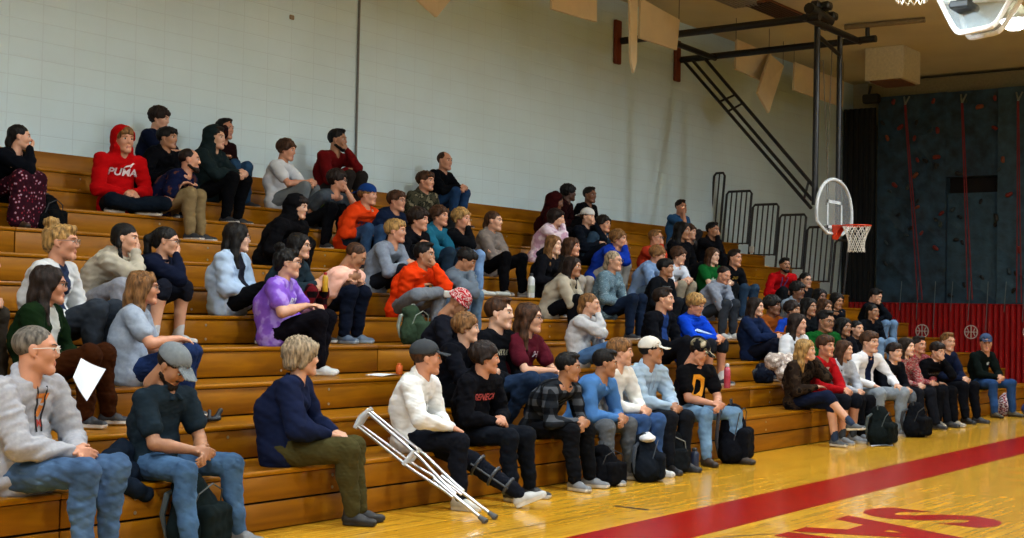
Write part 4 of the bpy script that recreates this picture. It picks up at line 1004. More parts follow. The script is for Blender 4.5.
# front row, left to right
pp(23, 1, (37, 350), 'man with grey-flecked hair in a heather grey hoodie and jeans, at the lower left corner', ('hoodie', '9a9ca2', 'heather'), ('jeans', '3f5878', 'denim'), ('crew', 'grey'), hv=84, ab=18, sk='ruddy', arms='clasp', legs='norm', glasses='cfcfca', off=.18, text=[('7', .17, .14, .005, 'b86a1c', 1.2), ('M', .06, .235, 0, '9c2a18', 1)], shoes=GRYS, wide=1.08, roll=3)
pp(24, 1, (173, 366), 'man looking down in a grey cap and dark short-sleeved polo, hands joined between his knees', ('polo', '1b2730'), ('jeans', '3c5878', 'denim'), ('short', 'dkb'), hv=58, ab=10, pitch=38, sk='tan', arms='clasp', legs='wide', sleeve='short', neck='collar', wear=('cap', '6f777c', 'heather'), off=.2, wide=1.12, beard=1, shoes=GRYS)
pp(22, 1, (303, 357), 'older woman with short curly grey hair in a navy sweater and olive trousers', ('sweater', '141c36'), ('trousers', '3e3a20'), ('bob', 'gry'), hv=112, ab=34, sk='fair', arms='down', fem=True, wide=1.5, off=.22, shoes=('boot', '0c0d0f', '0a0a0a'), legs='close')
pp(36, 1, (427, 358), "boy in a cream hoodie and dark grey cap, one leg stretched out in a brace", ('hoodie', 'dcdedc'), ('joggers', '11141c'), ('short', 'brn'), hv=96, ab=18, sk='ruddy', arms='rest', legs='ext', wear=('cap', '3a3e42'), text=[('UA', .07, .19, .0, '3e4a3a', 1)], shoes=WHT, off=.17)
pp(38, 1, (486, 358), 'boy with dark tousled hair in a black hoodie with red block lettering', ('hoodie', '0b0c11'), ('joggers', '10141b'), ('mop', 'dkb'), hv=92, ab=4, sk='ruddy', arms='lap', text=[('SENECA', .075, .15, .0, 'b04a4c', 1.05)], shoes=DKW, off=.16, legs='norm')
pp(42, 1, (569, 367), 'boy with cropped dark hair in a black and grey checked flannel shirt, leaning forward', ('shirt', '0c0e12', 'plaid:1d2126:4a4f56'), ('trousers', '0e1014'), ('short', 'blk'), hv=84, ab=2, pitch=4, sk='tan', arms='clasp', shoes=GRYS, off=.16)
pp(43, 1, (606, 363), 'boy with black hair in a bright blue quarter-zip and grey joggers, leaning forward', ('sweater', '4573ac'), ('joggers', '50555a', 'heather'), ('short', 'blk'), hv=92, ab=4, pitch=6, sk='tan', arms='clasp', neck='collar', shoes=GRYS, off=.16, legs='wide')
pp(44, 1, (621, 352), 'boy with light brown hair in a white sweatshirt and jeans behind the blue quarter-zip', ('sweater', 'd8d8d2'), ('jeans', '2f4a75', 'denim'), ('fringe', 'ltb'), hv=88, ab=2, sk='fair', arms='clasp', shoes=WHT, off=.14)
pp(45, 1, (652, 351), 'boy in a white cap and pale blue hoodie with clasped hands', ('hoodie', '97aec2'), ('trousers', '14171d'), ('short', 'blk'), hv=86, ab=-2, sk='tan', arms='clasp', wear=('cap', 'd2cfc4'), shoes=BLKS, off=.16)
pp(46, 1, (700, 352), 'boy with head bowed in a black t-shirt with a large orange letter D', ('tee', '0c0c0f'), ('jeans', '6484a2', 'denim'), ('short', 'blk'), hv=70, ab=-6, pitch=26, sk='ruddy', arms='clasp', sleeve='short', wear=('cap', '141518', 'camo:6b6650:b0a890'), text=[('D', .34, .20, -.02, 'e89a18', .8)], shoes=BRNB, off=.17, wide=1.1, legs='wide')
pp(88, 1, (806, 350), 'girl with long blonde hair and a brown patterned jacket, one bare leg crossed over', ('jacket', '231a14', 'camo:33281e:120e0c'), ('shorts', '121a30'), ('longwave', 'bln'), hv=72, ab=4, sk='fair', arms='chinL', fem=True, legs='over', shorts='2c3a52', shoes=('sneaker', '444a4e', 'c0bfb8'), off=.16)
pp(89, 1, (826, 346), 'boy with brown hair in a red long-sleeved sports shirt with a white chest panel', ('sweater', '9a1016'), ('shorts', '10141c'), ('fringe', 'brn'), hv=50, ab=14, sk='ruddy', arms='clasp', text=[(plate, .07, .12, -.03, 'c2bcbc', 1), ('36', .07, .12, -.03, '7a2024', 1.2)], shorts='3a4048', shoes=GRYS, off=.16)
pp(90, 1, (845, 350), "girl with long brown hair and pale grey sweater between red shirt and white shirt", ('sweater', '9da2aa', 'heather'), ('trousers', '0e0f13'), ('long', 'brn'), hv=60, ab=8, sk='fair', arms='clasp', fem=True, shoes=GRYS, off=.16, legs='close')
pp(91, 1, (870, 342), 'boy in an open white shirt over a navy top and light grey trousers', ('shirt', 'd5d6d8'), ('trousers', '7c868e', 'heather'), ('fringe', 'brn'), hv=52, ab=6, sk='fair', arms='knees', neck='collar', open_=('141c34', 'n'), shoes=GRYS, off=.16, legs='wide')
pp(92, 1, (895, 352), 'boy in a black sweatshirt with a white emblem and bare knees, beside the white shirt', ('sweater', '0c0e14'), ('shorts', '5d646c', 'heather'), ('fringe', 'dkb'), hv=48, ab=10, sk='fair', arms='clasp', text=[(plate, .035, .12, -.01, 'b5b0ac', 1)], shorts=True, shoes=GRYS, off=.16)
pp(93, 1, (907, 347), 'girl with long straight brown hair in a red and white patterned sweater', ('sweater', '8a2a30', 'knit:a89088:5a1c22'), ('trousers', '14161c'), ('long', 'dkb'), hv=55, ab=4, sk='pale', arms='clasp', fem=True, shoes=BLKS, off=.2)
pp(94, 1, (919, 345), 'boy with short brown hair in a red knitted sweater beside the long-haired girl', ('sweater', '8c2430', 'knit:b07a78:6a1820'), ('trousers', '12141a'), ('short', 'dkb'), hv=48, ab=2, sk='ruddy', arms='clasp', shoes=BLKS, off=.24)
pp(95, 1, (938, 351), "boy in black with his chin on his hand near the front row's far end", ('sweater', '0a0b0f'), ('trousers', '0c0d11'), ('fringe', 'dkb'), hv=45, ab=0, pitch=10, sk='fair', arms='chinL', text=[('NORTH', .06, .16, 0, '5a5c60', 1)], shoes=('sneaker', '8a8172', 'b0aaa0'), off=.14)
pp(96, 1, (948, 342), 'blond boy in a navy sweatshirt behind the boy with his chin on his hand', ('sweater', '10182e'), ('trousers', '0c0e14'), ('short', 'ltb'), hv=38, ab=8, sk='fair', arms='clasp', shoes=BLKS, off=.2)
pp(97, 1, (986, 343), 'boy in a navy and grey cap and black sweatshirt sitting alone at the far end', ('sweater', '0a1210'), ('jeans', '24406a', 'denim'), ('short', 'dkb'), hv=8, ab=-22, pitch=1, sk='ruddy', arms='clasp', wear=('cap', '3a4a66'), text=[(disc, .026, .15, .06, 'bcc4c4', 1)], shoes=('boot', '3e3a2c', '1a1510'), legs='wide', off=.17)
# second row
pp(13, 3, (50, 285), 'woman with long dark hair and glasses in a dark green cardigan holding a white paper', ('cardigan', '0d1f0c'), ('trousers', '2e1404'), ('long', 'dkb'), hv=84, ab=14, sk='ruddy', arms='lap', fem=True, glasses='1a1210', open_=('b4b8b4', 'n'), wide=1.15, off=.22)
pp(16, 3, (144, 288), "woman with wavy light brown hair, glasses and grey t-shirt, one hand on her knee", ('tee', '8c98a8', 'heather'), ('jeans', '16264a', 'denim'), ('longwave', 'ltb'), hv=88, ab=28, sk='ruddy', arms='rest', fem=True, sleeve='short', glasses='2a2220', wide=1.1, off=.2)
pp(37, 2, (467, 328), "boy with thick light brown hair and black hoodie above the boy with red lettering", ('hoodie', '0b0d14'), ('trousers', '0d0f14'), ('mop', 'ltb'), hv=86, ab=8, sk='pale', arms='clasp', off=.2)
pp(39, 2, (500, 313), 'boy with short brown hair in a black sweatshirt with pale lettering', ('sweater', '0b0d12'), ('jeans', '1c2c44', 'denim'), ('short', 'brn'), hv=72, ab=4, sk='pale', arms='lap', text=[('CENTRAL', .07, .18, 0, '9a9a88', 1)], off=.24, feetf=.18)
pp(40, 2, (530, 318), 'girl with long brown hair and glasses in a maroon t-shirt', ('tee', '4c1420'), ('jeans', '1e2d4a', 'denim'), ('long', 'brn'), hv=74, ab=2, sk='fair', arms='clasp', fem=True, sleeve='short', glasses='20181a', text=[('H', .075, .16, .05, 'b4a8b0', 1)], off=.24, feetf=.18)
pp(41, 3, (459, 304), 'person bending forward in a red and white knitted hat', ('hoodie', '14161e'), ('trousers', '0e1014'), (None, 'blk'), hv=80, ab=8, pitch=40, sk='tan', arms='clasp', wear=('beanie', 'a01c26', 'knit:c4b4b0:8a1620'), off=.2)
pp(55, 3, (590, 304), 'girl with tied-back light brown hair in a white sweatshirt, fist on her chin', ('sweater', 'b0b2b4', 'heather'), ('jeans', '42628a', 'denim'), ('tuck', 'ltb'), hv=78, ab=10, sk='fair', arms='chinR', fem=True, off=.18)
pp(68, 3, (664, 299), 'boy in an open black jacket over a blue and red shirt', ('jacket', '0a0c12'), ('trousers', '101218'), ('short', 'dkb'), hv=78, ab=6, sk='fair', arms='lap', open_=('203a72', 'n'), off=.2)
pp(69, 3, (696, 305), 'boy with curly blond hair in a royal blue sweatshirt', ('hoodie', '0a3ab0'), ('shorts', '1a1d24'), ('curly', 'bln'), hv=58, ab=2, pitch=14, sk='ruddy', arms='clasp', shorts=True, text=[(star, .05, .17, 0, '9ab4dc', 1)], off=.16)
pp(73, 3, (756, 307), 'girl with long dark hair in a navy jacket, left of the boy in brown', ('jacket', '121f3c'), ('trousers', '101320'), ('long', 'dkb'), hv=66, ab=16, sk='fair', arms='clasp', fem=True, off=.16)
pp(74, 3, (773, 306), 'boy with curly black hair in a rust brown shirt', ('sweater', '7a3e14'), ('trousers', '14120f'), ('curly', 'blk'), hv=60, ab=4, sk='brown', arms='clasp', off=.2)
pp(77, 3, (793, 310), 'boy with a dark bowl cut in a bright blue shirt, behind the girl in white', ('tee', '12389a'), ('trousers', '121722'), ('mop', 'dkb'), hv=60, ab=4, sk='tan', arms='lap', off=.2, sleeve='short')
pp(78, 3, (809, 307), 'girl with long black hair and a black top left of the green jacket', ('sweater', '0e1216'), ('trousers', '0f1216'), ('long', 'blk'), hv=52, ab=2, sk='tan', arms='lap', fem=True, off=.2)
pp(83, 3, (825, 308), 'person with light brown hair mostly hidden behind the green jacket', ('sweater', '16181c'), ('trousers', '0f1216'), ('long', 'brn'), hv=50, ab=0, sk='tan', arms='lap', fem=True, off=.2)
pp(87, 3, (873, 312), "woman with dark hair, black jacket and pale jeans at the end of her row", ('jacket', '0a0e14'), ('jeans', '6a86a4', 'denim'), ('tuck', 'blk'), hv=50, ab=4, sk='tan', arms='lap', fem=True, off=.2, neck='v')
pp(81, 2, (798, 324), "girl with long brown hair and white cardigan, furry cream coat on her lap", ('cardigan', 'c8ccd0'), ('trousers', 'b5a79a', 'fuzzy:8c7e74:cfc4ba'), ('long', 'dkb'), hv=62, ab=6, sk='fair', arms='lap', fem=True, off=.2)
pp(82, 2, (826, 321), 'boy with black hair and glasses in a green zip jacket', ('jacket', '0d4a1c'), ('trousers', '101418'), ('short', 'blk'), hv=45, ab=0, pitch=6, sk='tan', arms='lap', glasses='14110f', off=.2, wide=1.1)
pp(84, 2, (844, 327), 'girl with long black hair right of the green jacket', ('hoodie', '101218'), ('trousers', '0d0f13'), ('long', 'blk'), hv=50, ab=0, sk='tan', arms='lap', fem=True, off=.2)
pp(85, 2, (857, 329), 'girl with black shoulder-length hair in a black hoodie above the white shirt', ('hoodie', '0c0d11'), ('trousers', '0d0f13'), ('tuck', 'blk'), hv=46, ab=0, sk='fair', arms='lap', fem=True, off=.2)
# rows four to six
pp(12, 4, (62, 242), 'woman with curly blonde hair piled up and glasses in a white hooded top', ('cardigan', 'c0c2c2'), ('trousers', '2a3038'), ('bun', 'bln'), hv=76, ab=8, sk='ruddy', arms='lap', fem=True, glasses='7a6a60', open_=('28324a', 'n'), wide=1.08, off=.2)
pp(19, 4, (288, 263), 'woman with tied dark hair and glasses in a purple tie-dye t-shirt', ('tee', '5c2f9c', 'tie:7a52b8:9a80cc'), ('leggings', '0b0a10'), ('bun', 'blk'), hv=88, ab=20, sk='fair', arms='down', fem=True, sleeve='short', glasses='1c1518', wide=1.45, text=[('ABS', .08, .17, 0, 'c4c0d0', 1)], shoes=WHT, off=.2, legs='close')
pp(80, 4, (837, 301), 'girl with dark hair below the railing, wearing a dark top', ('sweater', '10151e'), ('trousers', '0f1216'), ('long', 'blk'), hv=42, ab=0, pitch=8, sk='tan', arms='lap', fem=True, off=.18)
pp(79, 4, (820, 297), 'girl with dark skin and long black hair in black, below the railing', ('sweater', '0c0f15'), ('trousers', '0f1216'), ('long', 'blk'), hv=42, ab=0, sk='brown', arms='lap', fem=True, off=.18)
pp(76, 4, (798, 291), 'boy with curly black hair in a pale grey-blue hoodie', ('hoodie', '7c8c9c'), ('trousers', '14171c'), ('curly', 'blk'), hv=50, ab=0, sk='brown', arms='clasp', off=.18)
pp(86, 4, (876, 296), 'person in black leaning forward with a hand on the forehead, near the climbing wall', ('hoodie', '0a0e14'), ('jeans', '5a7694', 'denim'), ('short', 'blk'), hv=64, ab=14, pitch=20, sk='fair', arms='chinL', off=.2)
pp(100, 4, (-16, 262), 'person in a beige sweatshirt cut by the left edge', ('hoodie', '9c9484'), ('trousers', '3a342c'), ('short', 'brn'), hv=80, ab=12, sk='fair', arms='clasp', off=.2)
pp(14, 5, (126, 238), 'girl with a dark braid in a beige hoodie resting her chin on her hand', ('hoodie', 'a29c8c'), ('joggers', '848892', 'heather'), ('braid', 'blk'), hv=72, ab=8, pitch=4, sk='fair', arms='chinR', fem=True, off=.16, legs='wide')
pp(15, 5, (167, 241), "woman with tied dark hair, glasses, navy top and bare legs, hands at her chin", ('tee', '0e1426'), ('shorts', '12151f'), ('pony', 'blk'), hv=78, ab=14, pitch=6, sk='fair', arms='chinR', fem=True, sleeve='long', glasses='201a1a', shorts=True, shoes=WHT, wide=1.15, off=.14, legs='wide')
pp(18, 5, (238, 238), 'woman with straight black hair and glasses in a pale blue denim jacket', ('jacket', '9fb4cc'), ('leggings', '08090c'), ('longfull', 'blk'), hv=92, ab=14, sk='pale', arms='lap', fem=True, glasses='30282a', wide=1.35, off=.2, open_=('1a1c26', 'n'))
pp(20, 5, (300, 246), 'person with long dark hair and glasses in a dark teal top and red checked trousers', ('sweater', '1e2c34'), ('trousers', '1c0c10', 'plaid:5a1218:12080a'), ('long', 'blk'), hv=70, ab=14, sk='fair', arms='clasp', glasses='241c1c', fem=True, off=.16, shoes=DKW)
pp(21, 5, (356, 256), 'boy with cropped hair and bowed head in a peach t-shirt', ('tee', 'f0b8a4'), ('trousers', '0c1220'), ('crew', 'brn'), hv=80, ab=10, pitch=30, sk='tan', arms='knees', sleeve='short', off=.16, shoes=('sneaker', '4a5a6c', '8a9aa8'))
pp(33, 5, (425, 255), 'boy with dark hair in a bright orange hoodie, ankle crossed on his knee', ('hoodie', 'd8380c'), ('joggers', '6a7078', 'heather'), ('short', 'blk'), hv=66, ab=4, sk='tan', arms='chinL', legs='fig4', shoes=WHT, off=.18)
pp(34, 5, (467, 260), 'boy with straight black hair and bowed head in a grey hoodie', ('hoodie', '5c6874'), ('jeans', '4c6278', 'denim'), ('fringe', 'blk'), hv=78, ab=8, pitch=26, sk='tan', arms='chinR', off=.18)
pp(54, 5, (573, 267), 'woman with long dark hair in a beige hoodie leaning forward over black trousers', ('hoodie', 'a09a8a'), ('trousers', '0a0b0f'), ('long', 'dkb'), hv=64, ab=12, sk='tan', arms='fold', fem=True, off=.16)
pp(63, 5, (614, 261), 'woman with chin-length blonde hair and glasses in a grey-green patterned sweater', ('sweater', '5c7480', 'knit:4a606c:7c909a'), ('jeans', '101c30', 'denim'), ('tuck', 'gry'), hv=66, ab=6, sk='fair', arms='lap', fem=True, glasses='4a4040', off=.2)
pp(65, 5, (666, 268), 'boy with straight black hair in a black sweatshirt with a white badge', ('sweater', '0c0f14'), ('trousers', '14181e'), ('fringe', 'blk'), hv=68, ab=6, sk='tan', arms='lap', text=[(disc, .028, .14, .06, 'c8d0d4', 1), ('COMETS', .05, .09, -.01, '6a7278', 1)], off=.18)
pp(70, 5, (724, 275), 'boy in a pale grey hoodie with arms folded on his knees', ('hoodie', '7c8492', 'heather'), ('joggers', '2c3138'), ('crew', 'dkb'), hv=46, ab=10, pitch=18, sk='ruddy', arms='fold', shoes=WHT, off=.12)
pp(75, 5, (806, 280), 'woman with tied dark hair and glasses beside the man in red', ('sweater', '101216'), ('trousers', '101216'), ('pony', 'blk'), hv=40, ab=0, sk='fair', arms='lap', fem=True, glasses='2a2424', off=.2)
pp(29, 6, (396, 231), 'boy with a blond fringe in a grey-blue sweatshirt, arms on his knees', ('sweater', '76808e', 'heather'), ('trousers', '14171e'), ('fringe', 'bln'), hv=72, ab=10, sk='ruddy', arms='clasp', off=.16)
pp(52, 6, (554, 245), 'girl with long light brown hair in a black top below the pink hoodie', ('sweater', '0c0d12'), ('trousers', '101216'), ('long', 'ltb'), hv=60, ab=2, sk='pale', arms='lap', fem=True, off=.18)
pp(53, 6, (572, 247), 'girl with long auburn hair beside the light-haired girl in black', ('sweater', '16120f'), ('trousers', '9c968c'), ('longwave', 'brn'), hv=68, ab=6, sk='ruddy', arms='lap', fem=True, off=.18)
pp(64, 6, (658, 255), 'boy with light brown hair in a pale blue hoodie, head lowered', ('hoodie', '6c86aa'), ('jeans', '5a7088', 'denim'), ('mop', 'ltb'), hv=78, ab=10, pitch=14, sk='ruddy', arms='clasp', off=.16)
pp(66, 6, (679, 256), 'boy with shaggy brown hair in a white t-shirt', ('tee', 'c0c8d4'), ('trousers', '8c8472'), ('mop', 'brn'), hv=62, ab=2, pitch=10, sk='fair', arms='clasp', sleeve='short', off=.16)
pp(67, 6, (713, 256), 'girl with long brown hair in a green shirt with white print', ('tee', '0f5424'), ('trousers', '14181c'), ('long', 'brn'), hv=48, ab=-4, sk='pale', arms='clasp', fem=True, sleeve='short', text=[(star, .05, .2, 0, 'b0c8b4', 1)], off=.16)
pp(71, 6, (735, 258), 'boy in a black t-shirt with small yellow lettering', ('tee', '0c0e12'), ('jeans', '24384e', 'denim'), ('short', 'dkb'), hv=52, ab=2, sk='ruddy', arms='lap', sleeve='short', text=[('2ND', .06, .14, .02, 'b08a2c', 1)], off=.18)
pp(72, 6, (785, 265), 'man in a red long-sleeved shirt with a patterned lanyard, sitting alone', ('polo', 'a00c12'), ('trousers', '16181c'), ('short', 'blk'), hv=26, ab=-16, sk='tan', arms='lap', neck='collar', off=.2, wide=1.1, beard=1)
pp(99, 6, (-18, 212), 'person in a pale grey top and black trousers cut by the left edge', ('hoodie', '8e9496', 'heather'), ('trousers', '0a0b0e'), ('short', 'brn'), hv=80, ab=14, sk='fair', arms='clasp', off=.18)
# rows seven and eight
pp(9, 7, (298, 207), 'boy in a black hoodie with the hood up, left of the grey rock t-shirt', ('hoodie', '0b0b0e'), ('trousers', '0a0a0d'), ('fringe', 'dkb'), hv=66, ab=6, pitch=6, sk='fair', arms='lap', hoodup=True, off=.16)
pp(30, 7, (419, 220), 'boy with curly dark hair in a black hoodie with a white emblem', ('hoodie', '0b0c12'), ('trousers', '0e1014'), ('curly', 'dkb'), hv=62, ab=4, sk='ruddy', arms='clasp', text=[('O', .08, .17, 0, 'a8a8ac', 1.2)], off=.18)
pp(31, 7, (440, 216), 'boy with brown hair in a teal hooded sweatshirt', ('hoodie', '1c5a72'), ('trousers', '1c2c3c'), ('mop', 'brn'), hv=56, ab=8, sk='ruddy', arms='fold', off=.14)
pp(32, 7, (462, 219), 'boy with blond hair in a black sweatshirt and light jeans, hand on his cheek', ('sweater', '0a0c10'), ('jeans', '6c8cb4', 'denim'), ('mop', 'bln'), hv=58, ab=14, sk='ruddy', arms='chinR', off=.16, shoes=WHT)
pp(35, 7, (494, 221), 'girl with tied brown hair in a taupe hoodie and wide black trousers', ('hoodie', '716862'), ('trousers', '07070a'), ('tuck', 'brn'), hv=70, ab=6, sk='fair', arms='fold', fem=True, shoes=('sneaker', '6a6660', '9a968e'), off=.22, legs='wide')
pp(57, 7, (619, 239), 'boy with brown hair in a royal blue hoodie with a hand over his mouth', ('hoodie', '102f90'), ('trousers', '8c8a84'), ('mop', 'ltb'), hv=66, ab=8, sk='ruddy', arms='chinR', off=.16)
pp(58, 7, (656, 238), 'man with glasses in a coral red sweatshirt leaning his face on his hand', ('sweater', 'a83420'), ('trousers', '3a3430'), ('short', 'ltb'), hv=64, ab=8, sk='ruddy', arms='chinR', glasses='3a302c', off=.16, wide=1.1, text=[(plate, .03, .2, .02, 'c87830', 1)])
pp(60, 7, (683, 231), 'person with long black hair in black, below the man in the blue t-shirt', ('hoodie', '0a0b0f'), ('trousers', '0c0d11'), ('long', 'blk'), hv=64, ab=4, sk='tan', arms='lap', fem=True, off=.18)
pp(25, 8, (368, 195), 'boy with a blond fringe and blue backward cap in an orange hoodie with navy letters', ('hoodie', 'c8380e'), ('jeans', '28405e', 'denim'), ('fringe', 'ltb'), hv=66, ab=2, sk='ruddy', arms='lap', wear=('capback', '14346e'), text=[('SYR', .10, .17, 0, '1c2446', 1)], off=.18)
pp(26, 8, (397, 201), 'boy with brown hair in a dark navy hoodie beside the orange hoodie', ('hoodie', '0f1a30'), ('trousers', '11151f'), ('fringe', 'brn'), hv=60, ab=4, sk='ruddy', arms='lap', glasses='2a2422', off=.18)
pp(47, 8, (557, 218), 'girl with dark curly hair in a pink and white tie-dye hoodie, hand over her mouth', ('hoodie', 'cdb6c4', 'tie:d8c8d2:b894aa'), ('trousers', '14161c'), ('bob', 'dkb'), hv=68, ab=8, sk='fair', arms='chinR', fem=True, off=.16)
pp(51, 8, (588, 217), 'boy in a white backward cap and black jacket', ('jacket', '0b1018'), ('trousers', '0e121a'), ('short', 'brn'), hv=60, ab=2, sk='fair', arms='chinL', wear=('capback', 'c8c8c4'), off=.16)
pp(56, 8, (604, 224), 'boy with black hair in a dark slate sweatshirt beside the white cap', ('sweater', '263848'), ('trousers', '11151c'), ('mop', 'blk'), hv=54, ab=0, sk='ruddy', arms='lap', off=.22)
pp(62, 8, (713, 230), 'boy with black hair in a black hoodie with hands at his mouth, beside the railing', ('hoodie', '0a0b10'), ('trousers', '0c0d11'), ('short', 'blk'), hv=54, ab=0, sk='tan', arms='chinR', off=.18)
# top rows
pp(1, 9, (20, 137), 'woman with straight black hair in black and a flowered skirt, chin on her hand', ('sweater', '090c12'), ('skirt', '2a0e18', 'floral:9a8c9c:6c1a2a'), ('tuck', 'blk'), hv=88, ab=-4, sk='fair', arms='chinR', fem=True, shoes=('boot', '3a2412', '20140a'), off=.18)
pp(2, 9, (124, 140), 'boy in a bright red hoodie with the hood up and white chest print', ('hoodie', 'a8080c'), ('joggers', '0c141e'), ('fringe', 'ltb'), hv=28, ab=-8, sk='ruddy', arms='lap', legs='cross', hoodup=True, text=[('PUMA', .10, .155, 0, 'd8c8c8', 1.15), (leap, .045, .085, .05, 'd8c8c8', 1)], off=.34)
pp(5, 9, (190, 160), 'bearded balding man in a navy patterned shirt and khaki trousers', ('shirt', '0e1430', 'camo:0e1430:4a2a24'), ('trousers', '7a6848'), ('receding', 'dkb'), hv=84, ab=14, sk='ruddy', arms='down', beard=1, sleeve='short', neck='collar', off=.2, wide=1.1)
pp(11, 9, (338, 181), 'boy with curly dark hair and glasses in a grey t-shirt with green and yellow letters', ('tee', '3c444c', 'heather'), ('trousers', '0a0b0f'), ('curly', 'dkb'), hv=78, ab=4, sk='ruddy', arms='chinL', sleeve='short', glasses='26201e', text=[('ROCK', .09, .15, -.04, '6a9a1c', 1), ('IT', .09, .15, .13, 'b0a018', 1)], off=.16)
pp(27, 9, (426, 181), 'boy with brown hair in a camouflage hoodie', ('hoodie', '3c3a2c', 'camo:23251c:6a6450'), ('trousers', '1a1c1c'), ('fringe', 'brn'), hv=58, ab=0, sk='ruddy', arms='lap', off=.18)
pp(48, 9, (556, 202), 'person in a dark maroon hoodie with the hood up, slumped behind the pink hoodie', ('hoodie', '2a0809'), ('trousers', '0e0c0e'), ('short', 'blk'), hv=98, ab=20, pitch=16, sk='brown', arms='lap', hoodup=True, off=.24, wide=1.15)
pp(61, 9, (690, 232), 'boy with brown hair in a grey sweatshirt behind the black-haired person in black', ('sweater', '5c5c60', 'heather'), ('trousers', '1c1d22'), ('mop', 'brn'), hv=60, ab=0, sk='fair', arms='clasp', off=.3)
pp(98, 9, (-20, 152), 'person in a blue shirt cut by the left edge', ('shirt', '7c90a8'), ('jeans', '1c3c68', 'denim'), ('short', 'brn'), hv=80, ab=14, sk='fair', arms='clasp', off=.18)
pp(4, 10, (168, 138), 'boy with straight black hair in black between the red hoodie and the bearded man', ('hoodie', '08090d'), ('trousers', '0a0b0f'), ('fringe', 'blk'), hv=58, ab=4, sk='tan', arms='lap', off=.18)
pp(6, 10, (216, 138), 'man in a dark green-grey hoodie with the hood up and clasped hands', ('hoodie', '172224'), ('trousers', '08090c'), ('short', 'dkb'), hv=60, ab=8, sk='fair', arms='clasp', hoodup=True, off=.18, wide=1.15)
pp(8, 10, (287, 150), 'boy with brown hair in a white t-shirt and grey trousers, against the wall', ('tee', 'c4c8cc'), ('trousers', '666c6e'), ('mop', 'brn'), hv=66, ab=14, pitch=8, sk='ruddy', arms='clasp', sleeve='short', off=.16)
pp(49, 10, (569, 193), 'person with curly black hair facing away behind the maroon hood', ('hoodie', '1c0708'), ('trousers', '0c0c0e'), ('curly', 'blk'), hv=105, ab=20, sk='dark', arms='lap', off=.24)
pp(50, 10, (590, 195), 'boy with black hair in a black shirt sitting highest behind the white cap', ('tee', '07080b'), ('trousers', '0c0d10'), ('short', 'blk'), hv=52, ab=0, sk='brown', arms='lap', off=.24)
pp(59, 10, (681, 207), 'man in a blue t-shirt against the wall with a hand at his mouth', ('tee', '2a5078'), ('trousers', '2a2c30'), ('short', 'dkb'), hv=38, ab=-4, sk='ruddy', arms='chinR', sleeve='short', off=.2)
pp(3, 11, (160, 119), 'boy with brown curly fringe in a navy shirt with a white print, leaning forward', ('tee', '0d1428'), ('trousers', '10131a'), ('curly', 'dkb'), hv=66, ab=10, pitch=6, sk='fair', arms='clasp', sleeve='short', text=[(plate, .07, .2, 0, 'c0c8d8', 1)], off=.16)
pp(7, 11, (225, 129), 'person in a dark maroon top with a hand on the forehead behind the hooded man', ('sweater', '1c0a0c'), ('jeans', '24405c', 'denim'), ('short', 'blk'), hv=50, ab=0, sk='ruddy', arms='foreR', off=.2)
pp(10, 11, (338, 140), 'bearded man in a maroon sweater against the wall with a hand at his chin', ('sweater', '5c0e10'), ('trousers', '24201e'), ('short', 'blk'), hv=68, ab=2, sk='tan', arms='chinL', beard=1, off=.2)
pp(28, 11, (445, 161), 'man with thinning hair in a black shirt and jeans sitting highest by the wall', ('sweater', '080a0e'), ('jeans', '1c3658', 'denim'), ('receding', 'brn'), hv=52, ab=6, sk='ruddy', arms='clasp', off=.2)
# ---------------------------------------------------------------- things lying about
def local_to_world(r, p): return r['root'].matrix_basis @ Vector(p)
ALU = mat('brushed_aluminium', 'c4c8cc', rough=.3, metal=.85, nscale=30, namp=.04); RUB = mat('grey_rubber', '4a4c4e', rough=.8); PADW = mat('pale_rubber_pad', 'b4b8ba', rough=.6)
def crutch(tip, top, sidev, lab):
    t_ = empty('crutch', tip); tag(t_, lab, 'crutch', 'pair of crutches leaning on the bleachers')
    T = Vector(top)-Vector(tip); L = T.length; n_ = T.normalized(); sv = Vector(sidev); sv = (sv-n_*sv.dot(n_)).normalized()
    P_ = lambda f, s_: n_*(L*f)+sv*s_
    q = MB()
    for s_ in (-1, 1): q.tube([P_(.99, s_*.062), P_(.55, s_*.05), P_(.30, s_*.016), P_(.24, s_*.014)], .0115, 10)
    q.build('upright', ALU, t_, True)
    q = MB(); q.tube([P_(.02, 0), P_(.40, 0)], .0125, 10); q.build('extension_tube', ALU, t_, True)
    q = MB(); q.tube([P_(.99, -.085), P_(1.0, 0), P_(.99, .085)], [.018, .026, .018], 12); q.build('underarm_pad', PADW, t_, True)
    q = MB(); q.tube([P_(.60, -.064), P_(.60, .064)], .018, 12); q.build('hand_grip', PADW, t_, True)
    q = MB(); q.tube([P_(0, 0), P_(.012, 0), P_(.03, 0), P_(.05, 0)], [.024, .023, .018, .016], 12); q.build('rubber_foot', RUB, t_, True)
def along(tip, uv, L):   # point on the ray through uv at distance L from tip (the nearer solution)
    d = ray(*uv).normalized(); w_ = CAM-tip; b_ = w_.dot(d); c_ = w_.dot(w_)-L*L; dd = b_*b_-c_
    return CAM+d*(-b_+math.sqrt(dd)) if dd > 0 else CAM+d*(-b_)
t1, t2 = on(486, 522, 2, .012), on(496, 518, 2, .012)
e1, e2 = along(t1, (361, 418), 1.30), along(t2, (364, 417), 1.30)
print('crutch', t1, e1, t2, e2)
crutch(t1, e1, (.35, -.8, .4), 'nearer aluminium crutch leaning across the bleachers beside the boy in the cream hoodie')
crutch(t2, e2, (.35, -.8, .4), 'farther aluminium crutch of the pair, its foot closer to the outstretched leg')
